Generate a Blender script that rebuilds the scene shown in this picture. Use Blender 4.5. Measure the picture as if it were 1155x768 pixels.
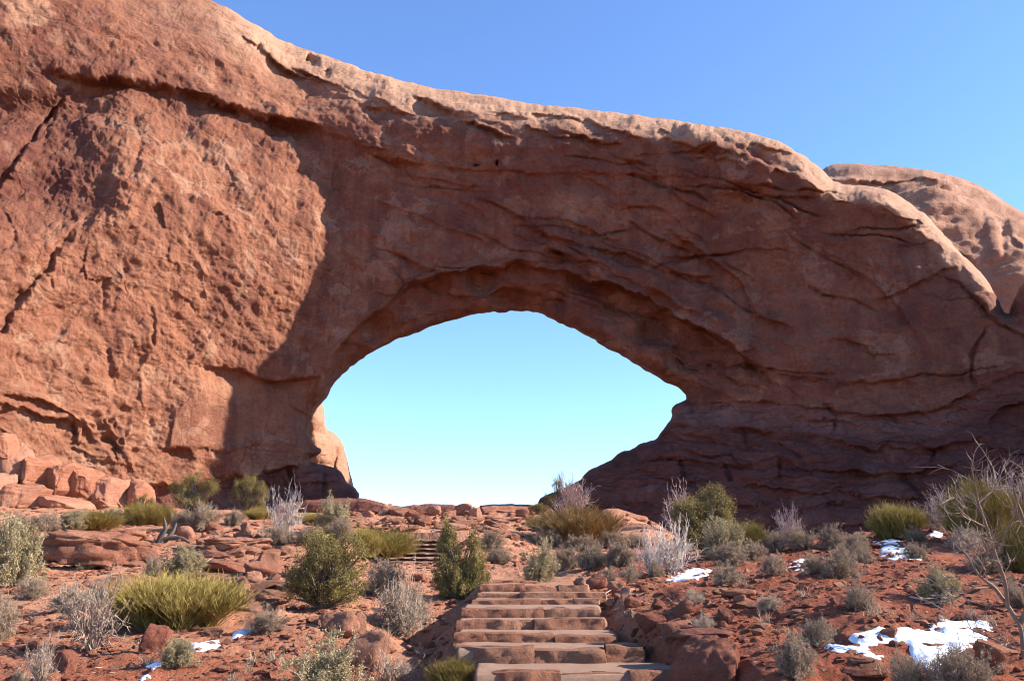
import bpy, math
import numpy as np
from math import radians as R

# ------------------------------------------------------------------ camera, world, sun
for o in list(bpy.data.objects): bpy.data.objects.remove(o)
SC = bpy.context.scene
COL = SC.collection
F_PX, CX, CY, HOR = 1000.0, 577.5, 384.0, 632.0
PITCH = math.atan((HOR-CY)/F_PX)
cam = bpy.data.cameras.new("camera"); camo = bpy.data.objects.new("camera", cam); COL.objects.link(camo)
camo.location = (0, 0, 0); camo.rotation_euler = (math.pi/2+PITCH, 0, 0)
cam.sensor_width = 36; cam.lens = 36*F_PX/1155; cam.clip_start = .1; cam.clip_end = 6000
SC.camera = camo
SUN_EL, SUN_AZ = 29.0, -2.0        # azimuth: degrees the sun stands beyond "straight to the right"
w = bpy.data.worlds.new("World"); SC.world = w; w.use_nodes = True
nt = w.node_tree
sky = nt.nodes.new('ShaderNodeTexSky'); sky.sky_type = 'NISHITA'; sky.sun_disc = False
sky.sun_elevation = R(SUN_EL); sky.sun_rotation = R(90-SUN_AZ)
sky.altitude = 1500; sky.air_density = 1.0; sky.dust_density = 0.; sky.ozone_density = 5.0
tint = nt.nodes.new('ShaderNodeVectorMath'); tint.operation = 'MULTIPLY'; tint.inputs[1].default_value = (.96, .985, 1.07)
nt.links.new(sky.outputs[0], tint.inputs[0]); nt.links.new(tint.outputs[0], nt.nodes['Background'].inputs[0]); nt.nodes['Background'].inputs[1].default_value = .122
sl = bpy.data.lights.new("sun", 'SUN'); sl.energy = 4.6; sl.angle = R(.53); sl.color = (1, .93, .84)
so = bpy.data.objects.new("sun", sl); COL.objects.link(so)
from mathutils import Vector
sdir = Vector((math.cos(R(SUN_EL))*math.cos(R(SUN_AZ)), math.cos(R(SUN_EL))*math.sin(R(SUN_AZ)), math.sin(R(SUN_EL))))
so.rotation_euler = sdir.to_track_quat('Z', 'Y').to_euler()
SC.view_settings.view_transform = 'Standard'; SC.view_settings.look = 'None'
SC.view_settings.exposure = 1.48; SC.view_settings.gamma = 1
SC.render.engine = 'CYCLES'
try: SC.cycles.max_bounces = 6; SC.cycles.filter_width = 1.0
except Exception: pass

# ------------------------------------------------------------------ maths helpers
CP, SP = math.cos(PITCH), math.sin(PITCH)
def ray(u, v, Y):
    """the point at distance Y in front of the camera that a photo position shows"""
    u = np.asarray(u, float); v = np.asarray(v, float)
    a = (u-CX)/F_PX; b = (CY-v)/F_PX
    dy = CP-b*SP; dz = SP+b*CP
    return np.stack([a/dy*Y, Y*np.ones_like(a), dz/dy*Y], -1)
def proj(x, y, z):
    zc = y*CP+z*SP; up = -y*SP+z*CP
    return CX+F_PX*x/zc, CY-F_PX*up/zc
def ss(a, b, x):
    t = np.clip((x-a)/(b-a), 0, 1); return t*t*(3-2*t)
def _h(ix, iy, iz, s):
    n = (ix.astype(np.uint32)*np.uint32(374761393) + iy.astype(np.uint32)*np.uint32(668265263)
         + iz.astype(np.uint32)*np.uint32(2147483647) + np.uint32(s*1274126177 & 0xffffffff))
    n = (n ^ (n >> np.uint32(13)))*np.uint32(1274126177)
    n = (n ^ (n >> np.uint32(15)))*np.uint32(2246822519)
    n ^= n >> np.uint32(16)
    return n.astype(np.float32)/np.float32(2147483648.0)-1
def vn(p, s=0):
    p = np.asarray(p, np.float32)
    f = np.floor(p); i = f.astype(np.int64); t = p-f; t = t*t*t*(t*(t*6-15)+10)
    x, y, z = i[..., 0], i[..., 1], i[..., 2]; tx, ty, tz = t[..., 0], t[..., 1], t[..., 2]
    def L(a, b, k): return a+(b-a)*k
    c = lambda dx, dy, dz: _h(x+dx, y+dy, z+dz, s)
    return L(L(L(c(0,0,0), c(1,0,0), tx), L(c(0,1,0), c(1,1,0), tx), ty),
             L(L(c(0,0,1), c(1,0,1), tx), L(c(0,1,1), c(1,1,1), tx), ty), tz)
def fbm(p, o=4, s=0, g=.5, lac=2.03):
    r = 0; a = 1; n = 0
    p = np.asarray(p, np.float32)
    for k in range(o):
        r = r+a*vn(p, s+k*7); n += a; a *= g; p = p*lac+np.float32(11.3)
    return r/n
def seg_dist(U, V, pts):
    """distance to an open polyline, its side (positive below for a left-to-right line) and taper towards its ends"""
    pts = np.asarray(pts, float); best = np.full(U.shape, 1e9); side = np.zeros(U.shape); tt = np.zeros(U.shape)
    L = np.hypot(*np.diff(pts, axis=0).T); cum = np.concatenate([[0], np.cumsum(L)]); tot = cum[-1]
    for k in range(len(pts)-1):
        a, b = pts[k], pts[k+1]; d = b-a; l2 = d@d
        t = np.clip(((U-a[0])*d[0]+(V-a[1])*d[1])/l2, 0, 1)
        ex = U-a[0]-t*d[0]; ey = V-a[1]-t*d[1]; ds = np.hypot(ex, ey); m = ds < best
        best = np.where(m, ds, best)
        side = np.where(m, np.sign(d[0]*(V-a[1])-d[1]*(U-a[0])), side)
        tt = np.where(m, (cum[k]+t*L[k])/tot, tt)
    return best, side, tt
def inside(U, V, poly):
    poly = np.asarray(poly, float); c = np.zeros(U.shape, bool); n = len(poly)
    for k in range(n):
        x1, y1 = poly[k]; x2, y2 = poly[(k+1) % n]
        if y1 == y2: continue
        c ^= ((y1 > V) != (y2 > V)) & (U < (x2-x1)*(V-y1)/(y2-y1)+x1)
    return c
def sdf(U, V, poly):
    p = list(poly)+[poly[0]]
    d, _, _ = seg_dist(U, V, p)
    return np.where(inside(U, V, poly), d, -d)
def chaikin(p, n=1):
    p = np.asarray(p, float)
    for _ in range(n):
        q = np.roll(p, -1, 0); p = np.stack([.75*p+.25*q, .25*p+.75*q], 1).reshape(-1, 2)
    return p
def blur(a, r, ax):
    k = np.exp(-.5*(np.arange(-3*r, 3*r+1)/r)**2); k /= k.sum()
    pad = [(0, 0)]*a.ndim; pad[ax] = (3*r, 3*r); b = np.pad(a, pad, mode='edge'); out = 0
    n = a.shape[ax]
    for i, w_ in enumerate(k): out = out+w_*np.take(b, np.arange(i, i+n), ax)
    return out

# ------------------------------------------------------------------ object helpers
def mesh(name, v, f, mat, smooth=True, attrs=None):
    v = np.asarray(v, np.float32); me = bpy.data.meshes.new(name)
    if isinstance(f, np.ndarray): fs = [f]
    else: fs = [a for a in f if len(a)]
    nl = sum(a.size for a in fs); npoly = sum(len(a) for a in fs)
    me.vertices.add(len(v)); me.vertices.foreach_set('co', v.ravel())
    me.loops.add(nl); me.loops.foreach_set('vertex_index', np.concatenate([a.ravel() for a in fs]).astype(np.int32))
    me.polygons.add(npoly)
    tot = np.concatenate([np.full(len(a), a.shape[1]) for a in fs]); st = np.concatenate([[0], np.cumsum(tot)[:-1]])
    me.polygons.foreach_set('loop_start', st.astype(np.int32)); me.polygons.foreach_set('loop_total', tot.astype(np.int32))
    me.polygons.foreach_set('use_smooth', np.full(npoly, smooth))
    me.update(calc_edges=True)
    if attrs:
        for k, a in attrs.items():
            at = me.attributes.new(k, 'FLOAT', 'POINT'); at.data.foreach_set('value', np.asarray(a, np.float32))
    me.materials.append(mat); return me
def link(name, data, parent=None, loc=None):
    o = bpy.data.objects.new(name, data); COL.objects.link(o)
    if parent: o.parent = parent
    if loc is not None: o.location = loc
    return o
def tag(o, label=None, cat=None, group=None, kind=None):
    if label: o['label'] = label
    if cat: o['category'] = cat
    if group: o['group'] = group
    if kind: o['kind'] = kind
    elif cat and 'kind' not in o: o['kind'] = 'thing'
    return o

# ------------------------------------------------------------------ materials
class N:
    def __init__(s, name, rough=.9, spec=.2):
        s.m = bpy.data.materials.new(name); s.m.use_nodes = True; s.t = s.m.node_tree
        s.b = s.t.nodes['Principled BSDF']; s.b.inputs['Roughness'].default_value = rough
        s.b.inputs['Specular IOR Level'].default_value = spec
        s.co = s.t.nodes.new('ShaderNodeTexCoord').outputs['Object']
    def n(s, ty, **k):
        nd = s.t.nodes.new(ty)
        for a, b in k.items():
            if a in nd.inputs.keys(): nd.inputs[a].default_value = b
            else: setattr(nd, a, b)
        return nd
    def l(s, a, b): s.t.links.new(a, b)
    def map(s, sc, src=None):
        m = s.n('ShaderNodeMapping'); m.inputs['Scale'].default_value = sc; s.l(src or s.co, m.inputs[0]); return m.outputs[0]
    def noise(s, scale, detail=5, rough=.55, vec=None, dist=0):
        nd = s.n('ShaderNodeTexNoise', Scale=scale, Detail=detail, Roughness=rough, Distortion=dist); s.l(vec or s.co, nd.inputs['Vector']); return nd.outputs['Fac']
    def ramp(s, fac, a, b):
        nd = s.n('ShaderNodeMapRange'); nd.inputs[1].default_value = a; nd.inputs[2].default_value = b; s.l(fac, nd.inputs[0]); return nd.outputs[0]
    def mix(s, fac, a, b, mode='MIX'):
        nd = s.n('ShaderNodeMix', data_type='RGBA', blend_type=mode)
        for i, x in ((0, fac), (6, a), (7, b)):
            if isinstance(x, (int, float)): nd.inputs[i].default_value = x
            elif isinstance(x, tuple): nd.inputs[i].default_value = (*x, 1)
            else: s.l(x, nd.inputs[i])
        return nd.outputs[2]
    def math(s, op, a, b=0.):
        nd = s.n('ShaderNodeMath', operation=op)
        for i, x in ((0, a), (1, b)):
            if isinstance(x, (int, float)): nd.inputs[i].default_value = x
            else: s.l(x, nd.inputs[i])
        return nd.outputs[0]
    def attr(s, name): return s.n('ShaderNodeAttribute', attribute_name=name).outputs['Fac']
    def bump(s, h, dist, strength=1., prev=None):
        nd = s.n('ShaderNodeBump', Distance=dist, Strength=strength); s.l(h, nd.inputs['Height'])
        if prev: s.l(prev, nd.inputs['Normal'])
        return nd.outputs[0]
    def done(s, col, nor=None):
        if isinstance(col, tuple): s.b.inputs['Base Color'].default_value = (*col, 1)
        else: s.l(col, s.b.inputs['Base Color'])
        if nor: s.l(nor, s.b.inputs['Normal'])
        return s.m
def cliff_mat(name, a, b, varnish_shade, pale, vamt=.75, streak=.5, band=.25, fine=.05, crack=.3, csc=(.30, .30, .5)):
    k = N(name, .88, .15)
    wn = k.n('ShaderNodeTexNoise', Scale=.5, Detail=4); k.l(k.co, wn.inputs['Vector'])
    va = k.n('ShaderNodeVectorMath', operation='MULTIPLY_ADD'); k.l(wn.outputs['Color'], va.inputs[0]); va.inputs[1].default_value = (2.4, 2.4, 2.4); k.l(k.co, va.inputs[2]); wv = va.outputs[0]
    big = k.noise(.13, 5, .65, dist=.8); mid = k.noise(.6, 7, .7); fi = k.noise(5, 8, .75); pat = k.noise(.32, 5, .6, wv)
    st = k.noise(1.0, 4, .6, k.map((.9, .9, .10))); st2 = k.noise(1.0, 6, .7, k.map((2.3, 2.3, .22), wv))
    bd = k.noise(1.0, 6, .65, k.map((.07, .07, 1.6), wv))
    c = k.mix(k.ramp(mid, .38, .62), a, b)
    c = k.mix(k.math('MULTIPLY', k.ramp(bd, .48, .66), band), c, pale)
    vm = k.ramp(k.math('ADD', k.math('MULTIPLY', st, .45), k.math('MULTIPLY', big, .6)), .49, .60)
    c = k.mix(k.math('MULTIPLY', vm, vamt), c, varnish_shade)
    c = k.mix(k.math('MULTIPLY', k.math('MULTIPLY', k.ramp(st2, .5, .68), k.ramp(pat, .42, .6)), streak), c, varnish_shade)
    c = k.mix(k.math('MULTIPLY', k.ramp(pat, .57, .60), .40), c, pale)
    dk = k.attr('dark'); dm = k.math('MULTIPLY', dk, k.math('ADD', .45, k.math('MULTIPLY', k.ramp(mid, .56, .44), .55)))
    c = k.mix(dm, c, varnish_shade)  # dark attribute: rock varnish, and on the arch painted shade as well
    c = k.mix(k.math('MULTIPLY', k.attr('pale'), k.ramp(mid, .25, .5)), c, pale)
    c = k.mix(.35, c, k.mix(k.ramp(fi, .36, .62), (.30, .25, .24), (1, 1, 1)), 'MULTIPLY')
    vo = k.n('ShaderNodeTexVoronoi', feature='DISTANCE_TO_EDGE', Scale=1.); k.l(k.map(csc, wv), vo.inputs['Vector'])
    cr = k.math('MULTIPLY', k.ramp(vo.outputs['Distance'], .035, .0), k.ramp(pat, .40, .50))
    c = k.mix(k.math('MULTIPLY', cr, crack), c, tuple(x*.4 for x in varnish_shade))
    n1 = k.bump(k.noise(1.6, 9, .72), .28, 1)
    n2 = k.bump(k.noise(1.0, 7, .68, k.map((1.0, 1.0, 4.5), wv)), fine, .9, n1)
    n3 = k.bump(fi, .10, 1, n2)
    n4 = k.bump(k.ramp(vo.outputs['Distance'], 0, .05), .12*crack/.3, .8, n3)
    return k.done(c, n4)
M = {}
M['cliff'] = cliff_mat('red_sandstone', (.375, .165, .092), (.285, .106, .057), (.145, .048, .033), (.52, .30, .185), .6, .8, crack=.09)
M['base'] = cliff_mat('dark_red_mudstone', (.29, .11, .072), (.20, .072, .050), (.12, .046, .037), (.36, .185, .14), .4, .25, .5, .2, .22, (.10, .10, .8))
M['dome'] = cliff_mat('pale_sandstone', (.46, .235, .14), (.40, .19, .11), (.26, .12, .08), (.54, .33, .22), .4, .45, crack=.12)
def rock_mat(name, a, b, pale):
    k = N(name, .9, .15)
    big = k.noise(1.3, 5, .6); fi = k.noise(22, 6, .7); bd = k.noise(1.0, 4, .6, k.map((1.2, 1.2, 9)))
    oi = k.n('ShaderNodeObjectInfo').outputs['Random']
    c = k.mix(k.ramp(big, .35, .65), a, b)
    c = k.mix(k.math('MULTIPLY', k.ramp(bd, .5, .7), .45), c, pale)
    c = k.mix(k.math('MULTIPLY', k.ramp(oi, .2, 1), .4), c, pale)
    c = k.mix(.3, c, k.mix(k.ramp(fi, .3, .7), (.35, .33, .32), (1, 1, 1)), 'MULTIPLY')
    return k.done(c, k.bump(fi, .035, 1, k.bump(k.noise(5, 8, .72), .16, 1)))
M['rock'] = rock_mat('boulder_sandstone', (.43, .18, .10), (.34, .125, .07), (.53, .30, .20))
M['step'] = rock_mat('step_sandstone', (.42, .18, .10), (.33, .125, .07), (.48, .27, .17))
M['redrock'] = rock_mat('dark_red_stone', (.33, .115, .068), (.26, .085, .052), (.42, .2, .13))
def dirt_mat():
    k = N('red_desert_soil', .95, .1)
    big = k.noise(.35, 5, .6); mid = k.noise(2.2, 6, .65); fi = k.noise(26, 8, .75)
    vo = k.n('ShaderNodeTexVoronoi', Scale=11.); k.l(k.co, vo.inputs['Vector'])
    vo2 = k.n('ShaderNodeTexVoronoi', Scale=32.); k.l(k.co, vo2.inputs['Vector'])
    c = k.mix(k.ramp(big, .35, .65), (.44, .18, .092), (.53, .26, .15))
    c = k.mix(k.math('MULTIPLY', k.ramp(mid, .45, .7), .65), c, (.56, .31, .19))
    c = k.mix(k.attr('red'), c, k.mix(k.ramp(mid, .4, .7), (.27, .078, .04), (.36, .125, .068)))
    peb = k.ramp(vo.outputs['Distance'], .35, .18)
    c = k.mix(k.math('MULTIPLY', peb, k.math('MULTIPLY', k.ramp(vo.outputs['Color'], .45, .8), .6)), c, (.55, .33, .23))
    c = k.mix(.5, c, k.mix(k.ramp(fi, .3, .7), (.45, .40, .38), (1, 1, 1)), 'MULTIPLY')
    n1 = k.bump(mid, .12, .9); n2 = k.bump(k.math('MULTIPLY', peb, k.ramp(vo.outputs['Color'], .3, .8)), .05, 1, n1)
    n3 = k.bump(k.ramp(vo2.outputs['Distance'], .5, .1), .012, .8, n2); n4 = k.bump(fi, .03, 1, n3)
    return k.done(c, n4)
M['dirt'] = dirt_mat()
def tread_mat():
    k = N('packed_gravel', .95, .1)
    fi = k.noise(60, 6, .8); mid = k.noise(4, 5, .6)
    c = k.mix(k.ramp(mid, .35, .65), (.40, .22, .135), (.48, .30, .20)); c = k.mix(k.ramp(fi, .35, .65), c, (.24, .15, .11))
    return k.done(c, k.bump(fi, .02, 1))
M['gravel'] = tread_mat()
def snow_mat():
    k = N('old_snow', .6, .3)
    f = k.noise(9, 6, .7)
    return k.done(k.mix(k.ramp(f, .48, .72), (.74, .77, .82), (.58, .50, .46)), k.bump(k.noise(14, 6, .6), .03, .6))
M['snow'] = snow_mat()
def leaf_mat(name, a, b, tr=.25):
    k = N(name, .75, .15)
    oi = k.n('ShaderNodeObjectInfo').outputs['Random']; f = k.noise(5.5, 3, .6); ra = k.attr('rnd')
    c = k.mix(k.ramp(k.math('ADD', k.math('MULTIPLY', f, .6), k.math('MULTIPLY', ra, .4)), .3, .7), a, b)
    k.done(c)
    t = k.n('ShaderNodeBsdfTranslucent'); k.l(c, t.inputs[0]); mx = k.n('ShaderNodeMixShader'); mx.inputs[0].default_value = tr
    k.l(k.b.outputs[0], mx.inputs[1]); k.l(t.outputs[0], mx.inputs[2]); k.l(mx.outputs[0], k.t.nodes['Material Output'].inputs[0])
    return k.m
M['juniper'] = leaf_mat('juniper_needles', (.115, .09, .030), (.33, .25, .085))
M['tea'] = leaf_mat('yellow_green_stems', (.19, .14, .038), (.44, .32, .09))
M['orange'] = leaf_mat('ochre_stems', (.26, .16, .06), (.46, .29, .11))
M['sage'] = leaf_mat('grey_green_leaves', (.24, .19, .09), (.46, .37, .20))
M['greyleaf'] = leaf_mat('grey_leaves', (.20, .14, .09), (.42, .31, .20))
M['straw'] = leaf_mat('dry_straw_leaves', (.34, .25, .15), (.56, .44, .30))
M['twig'] = leaf_mat('grey_twigs', (.21, .14, .10), (.43, .32, .235), .05)
M['white_twig'] = leaf_mat('bleached_twigs', (.38, .30, .25), (.60, .50, .42), .05)
M['pink_twig'] = leaf_mat('pinkish_twigs', (.34, .235, .20), (.52, .38, .33), .05)
M['bark'] = leaf_mat('dark_bark', (.09, .065, .05), (.19, .14, .11), 0.)

# ------------------------------------------------------------------ the ground
RY = [-60, -10, 0, 5, 8.5, 10, 12, 14, 17, 20, 26, 32, 45, 58, 62, 66, 80, 150, 600, 4000]
RZ = [-5, -2.2, -1.62, -1.45, -1.17, -1.0, -.76, -.55, -.34, -.10, .42, 1.0, 2.15, 2.75, 2.8, 2.6, 0, -14, -45, -60]
# the steps: (distance, top height, left u, right u) of each front edge, riser foot height
def zat(v, d): return float(ray(CX, v, d)[2])
STEPS = []
for d, v, ul, ur in [(8.5, 758, 531, 775), (9.27, 731.5, 511, 727), (10.02, 716, 511, 696), (10.87, 699, 514, 684), (11.4, 684.5, 520, 677),
                     (12.1, 676, 532, 676), (12.7, 668.5, 538, 684), (13.3, 659.5, 541, 664)]:
    STEPS.append((d, zat(v, d), float(ray(ul, v, d)[0]), float(ray(ur, v, d)[0])))
SD = [s[0] for s in STEPS]+[16.5, 20]; SZ = [s[1] for s in STEPS]+[STEPS[-1][1]+.02, -.05]
SLX = [s[2] for s in STEPS]+[-.45, -.8]; SRX = [s[3] for s in STEPS]+[1.1, .8]
def G(x, y, micro=True):
    x = np.asarray(x, float); y = np.asarray(y, float)
    z = np.interp(y, RY, RZ)
    near = ss(30, 18, y)
    z = z+near*(ss(.9, 2.2, x)*.20+np.clip(x-1.5, 0, 12)*.045)
    z = z+near*ss(-1.3, -3.5, x)*.10
    # gully in front of the right wall and the mound before it
    z = z-.9*np.exp(-((x-3.5)/3.5)**2-((y-29)/6)**2)+.25*np.exp(-((x-11)/5)**2-((y-22)/4)**2)
    z = z-2.4*ss(5, 11, x)*ss(27, 38, y)*ss(75, 66, y)
    z = z+.35*ss(-8, -20, x)*ss(24, 36, y)
    xr0 = np.interp(y, SD, SRX); z = z+(.26+.10*vn(np.stack([x*1.2, y*1.2, x*0], -1), 3))*ss(xr0+.0, xr0+.35, x)*ss(13.6, 12, y)*ss(4, 7, y)*ss(7, 3, x)
    # the cut of the upper stairs
    cut = ss(-4.9, -4.2, x)*ss(-1.3, -1.9, x)*ss(19, 22, y)*ss(32.2, 31.4, y)
    z = z+cut*(np.minimum(z, np.interp(y, [20, 27, 31.5], [-.2, -.35, .55]))-z)
    # hollow left of the steps
    z = z-.22*np.exp(-((x+1.15)/.45)**2)*ss(14, 12, y)*ss(6, 8, y)
    p = np.stack([x, y, np.zeros_like(x)], -1)
    far = ss(-3, 6, y)
    z = z+.16*fbm(p*.33, 3, 3)*ss(2, 9, y)+fbm(p*.05, 2, 5)*2*ss(70, 200, y)
    # stony terraces
    t = z*2.6+.5*fbm(p*.5, 3, 9); fr = t-np.floor(t)
    z = z+.12*(ss(.35, .65, fr)-fr)*ss(14, 24, y)*ss(90, 60, y)
    if micro:
        m = fbm(p*1.7, 5, 13, .6); q = np.abs(vn(p*4.2, 31))
        cl = fbm(p*6.5, 3, 77, .6)
        z = z+.085*m+.03*cl*ss(-.2, .4, m)-.03*q
    # the trail
    xl = np.interp(y, SD, SLX); xr = np.interp(y, SD, SRX); zs = np.interp(y, [8.49]+SD[1:], [SZ[0]]+SZ[:-1])
    inn = ss(xl-.30, xl+.05, x)*ss(xr+.10, xr-.06, x)*ss(7.6, 8.6, y)*ss(19.5, 15, y)
    stepz = np.where(y < 13.4, zs-.17, SZ[7]+.0)
    z = z*(1-inn)+stepz*inn+inn*.02*fbm(p*3, 3, 44)*(y > 13.4)
    xc = .05*np.ones_like(x); on = np.exp(-((x-.2)/1.3)**2)*ss(8.6, 6, y)
    z = z-.12*on*ss(0, 3, y)
    return z
def ground_at(u, v, dmin=5.5, dmax=66):
    ys = np.concatenate([np.arange(dmin, 20, .05), np.arange(20, dmax, .12)])
    P = ray(np.full_like(ys, u), np.full_like(ys, v), ys); g = G(P[:, 0], P[:, 1]); hit = np.nonzero(P[:, 2] < g)[0]
    if not len(hit): return None
    return np.array([P[hit[0], 0], P[hit[0], 1], g[hit[0]]])
def on_ground(u, v, d=None):
    p = ground_at(u, v) if d is None else None
    if p is None:
        k = 0
        while p is None and d is None and k < 12: k += 1; p = ground_at(u, v+k*3)
        if p is None:
            q = ray(u, v, d if d else 50.); p = np.array([q[0], q[1], float(G(q[0], q[1]))])
    return p
th = np.concatenate([np.linspace(-180, -36, 60)[:-1], np.linspace(-36, 36, 760), np.linspace(36, 180, 60)[1:]])
th = np.radians(th)
rr = np.concatenate([[.05], np.geomspace(.6, 5, 24)[:-1], np.geomspace(5, 70, 620)[:-1], np.geomspace(70, 4000, 50)])
TT, RRR = np.meshgrid(th, rr); X = np.sin(TT)*RRR; Yg = np.cos(TT)*RRR; Z = G(X, Yg)
nr, nc = X.shape; idx = np.arange(nr*nc).reshape(nr, nc)
fq = np.stack([idx[:-1, :-1], idx[:-1, 1:], idx[1:, 1:], idx[1:, :-1]], -1).reshape(-1, 4)[:, ::-1]
pp = np.stack([X, Yg, Z], -1).reshape(-1, 3)
red = np.clip(ss(.8, 2.5, pp[:, 0])*ss(34, 20, pp[:, 1])+ss(13, 9, pp[:, 1])*.75+.35*fbm(pp*.6, 3, 91), 0, 1)
g = link('ground', mesh('ground', pp, fq, M['dirt'], True, {'red': red})); tag(g, kind='structure')

# ------------------------------------------------------------------ rock masses
def rockform(us, vs, sdfun, depthfun, thick, f0fun, Rfun, dispfun, edge_noise=1.2, seed=0):
    U, V = np.meshgrid(us, vs)
    def sd_of(u, v):
        q = np.stack([u*.05, v*.05, np.full_like(u, seed)], -1); q2 = q*3.3
        return sdfun(u, v)+edge_noise*1.6*vn(q*1.2, 5)+edge_noise*vn(q2, 6)
    sd = sd_of(U, V)
    c = (sd[:-1, :-1]+sd[1:, :-1]+sd[:-1, 1:]+sd[1:, 1:])/4 > 0
    pad = np.pad(c, 1); n_in = pad[:-1, :-1].astype(int)+pad[1:, :-1]+pad[:-1, 1:]+pad[1:, 1:]
    used = n_in > 0; bnd = used & (n_in < 4)
    du = us[1]-us[0]; dv = vs[1]-vs[0]
    gv, gu = np.gradient(sd, dv, du); gl = np.maximum(np.hypot(gu, gv), .3)
    mv = np.where(bnd, np.clip(sd, -2*du, 2*du), 0)
    U2 = U-gu/gl**2*mv; V2 = V-gv/gl**2*mv
    # nodes on the outer frame of the grid stay where they are
    sdc = np.where(bnd, 0, np.maximum(sd, 0))
    Y = depthfun(U2, V2); f0 = f0fun(U2, V2); Rr = Rfun(U2, V2)
    t = np.clip(sdc/Rr, 0, 1); prof = np.sqrt(np.clip(1-(1-t)**2, 0, 1))
    yf = Y+f0*(1-prof); yb = Y+f0+(thick-f0)*prof
    Pf = ray(U2, V2, yf); Pb = ray(U2, V2, yb)
    Ps = ray(U2, V2, blur(blur(yf, 5, 0), 5, 1))
    n = np.cross(np.gradient(Ps, axis=1), np.gradient(Ps, axis=0)); n /= np.linalg.norm(n, axis=-1, keepdims=True)+1e-9
    n *= np.sign(-(n*Pf).sum(-1, keepdims=True)+1e-12)      # towards the viewer's side
    d, attrs = dispfun(Pf, U2, V2, sdc)
    Pf = Pf+n*(d*ss(0, 7, sdc))[..., None]
    nb = fbm(Pb*.3, 4, 55)
    Pb[..., 1] += nb*.8*ss(0, 25, sdc)
    Nn = U.size; ids = np.arange(Nn).reshape(U.shape); idb = np.where(bnd, ids, ids+Nn)
    def quads(I): return np.stack([I[:-1, :-1], I[:-1, 1:], I[1:, 1:], I[1:, :-1]], -1)
    qf = quads(ids)[c][:, ::-1]; qb = quads(idb)[c]
    allv = np.concatenate([Pf.reshape(-1, 3), Pb.reshape(-1, 3)])
    at = {k: np.concatenate([a.ravel(), np.zeros(Nn)]) for k, a in attrs.items()}
    cu = (U[:-1, :-1]+du/2)[c]; cv = (V[:-1, :-1]+dv/2)[c]
    return allv, qf, qb, at, cu, cv
def compact(v, f, at):
    u, inv = np.unique(f, return_inverse=True)
    return v[u], inv.reshape(f.shape), {k: a[u] for k, a in at.items()}
LEDGE, GROOVE = [], []
def apply_lines(U, V, Y, ledges, grooves):
    wob = 2.2*vn(np.stack([U*.06, V*.06, U*0], -1), 71)+1.5*vn(np.stack([U*.2, V*.2, U*0], -1), 72)
    for pts, a, w_, L in ledges:
        p = np.asarray(pts, float); m = max(3*L, 30)
        b = (U > p[:, 0].min()-m) & (U < p[:, 0].max()+m) & (V > p[:, 1].min()-m) & (V < p[:, 1].max()+m)
        if not b.any(): continue
        d, s, t = seg_dist(U[b], V[b]+wob[b], pts); x = d*s
        tap = np.minimum(1, np.minimum(t, 1-t)*7+.05)*(.75+.6*vn(np.stack([U[b]*.035, V[b]*.035, U[b]*0+p[0, 0]], -1), 9)); far = ss(m, m*.6, d)
        Y[b] += a*tap*far*ss(0, w_, x)*np.exp(-np.maximum(x, 0)/L)-a*.35*tap*ss(-L*.45, 0, x)*(x <= 0)-a*.35*tap*np.exp(-np.maximum(x, 0)/(w_*.7))*(x > 0)
    for pts, a, w_ in grooves:
        p = np.asarray(pts, float); m = 20
        b = (U > p[:, 0].min()-m) & (U < p[:, 0].max()+m) & (V > p[:, 1].min()-m) & (V < p[:, 1].max()+m)
        if not b.any(): continue
        d, s, t = seg_dist(U[b]+wob[b]*.6, V[b]+wob[b]*.6, pts)
        a = a*.6 if U[b].mean() < 330 else a
        Y[b] += a*np.minimum(1, np.minimum(t, 1-t)*6+.2)*np.exp(-(d/w_)**2)
    return Y

OUTER = [(-230, 660), (-230, -190), (-60, -125), (80, -62), (180, -22), (238, 0), (262, 12), (290, 30), (320, 46), (350, 58), (385, 70), (420, 82), (470, 96),
         (520, 104), (560, 110), (600, 117), (640, 121), (690, 126), (740, 133), (790, 141), (840, 148), (870, 156), (895, 168), (915, 180), (930, 193), (943, 207),
         (975, 210), (1005, 214), (1022, 225), (1042, 240), (1062, 262), (1085, 288), (1110, 308), (1124, 334), (1137, 357), (1141, 342), (1152, 320), (1190, 300), (1300, 292), (1450, 300), (1450, 660)]
OPEN = [(405, 620), (406, 558), (399, 550), (389, 544), (385, 531), (370, 525), (355, 521), (349, 519), (358, 515), (364, 508), (354, 503), (350, 494), (350, 478), (355, 464),
        (366, 452), (373, 438), (392, 417), (425, 394), (460, 378), (500, 364), (540, 354), (580, 350), (602, 352), (640, 367), (688, 394), (730, 419), (764, 437), (777, 449),
        (768, 454), (760, 457), (757, 463), (759, 470), (747, 487), (741, 494), (722, 500), (715, 507), (700, 511), (684, 521), (662, 530), (652, 543), (628, 552), (604, 566), (590, 620)]
OUTER_S, OPEN_S = chaikin(OUTER), chaikin(OPEN)
def arch_sd(u, v): return np.minimum(sdf(u, v, OUTER_S), -sdf(u, v, OPEN_S))
XT_V = [-240, 0, 80, 120, 165, 205, 250, 290, 330, 365, 395, 412, 450, 500, 530, 560, 660]
XT_U = [330, 330, 330, 330, 325, 368, 400, 404, 390, 372, 358, 350, 346, 338, 325, 310, 300]
BASE_R = [(779, 451), (855, 451), (893, 453), (949, 463), (1008, 466), (1053, 460), (1087, 449), (1112, 432), (1200, 400), (1500, 360)]
UNDER_L = [(-230, 420), (-60, 470), (0, 491), (39, 519), (86, 534), (145, 548), (219, 544), (289, 534), (359, 519), (372, 517)]
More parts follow.
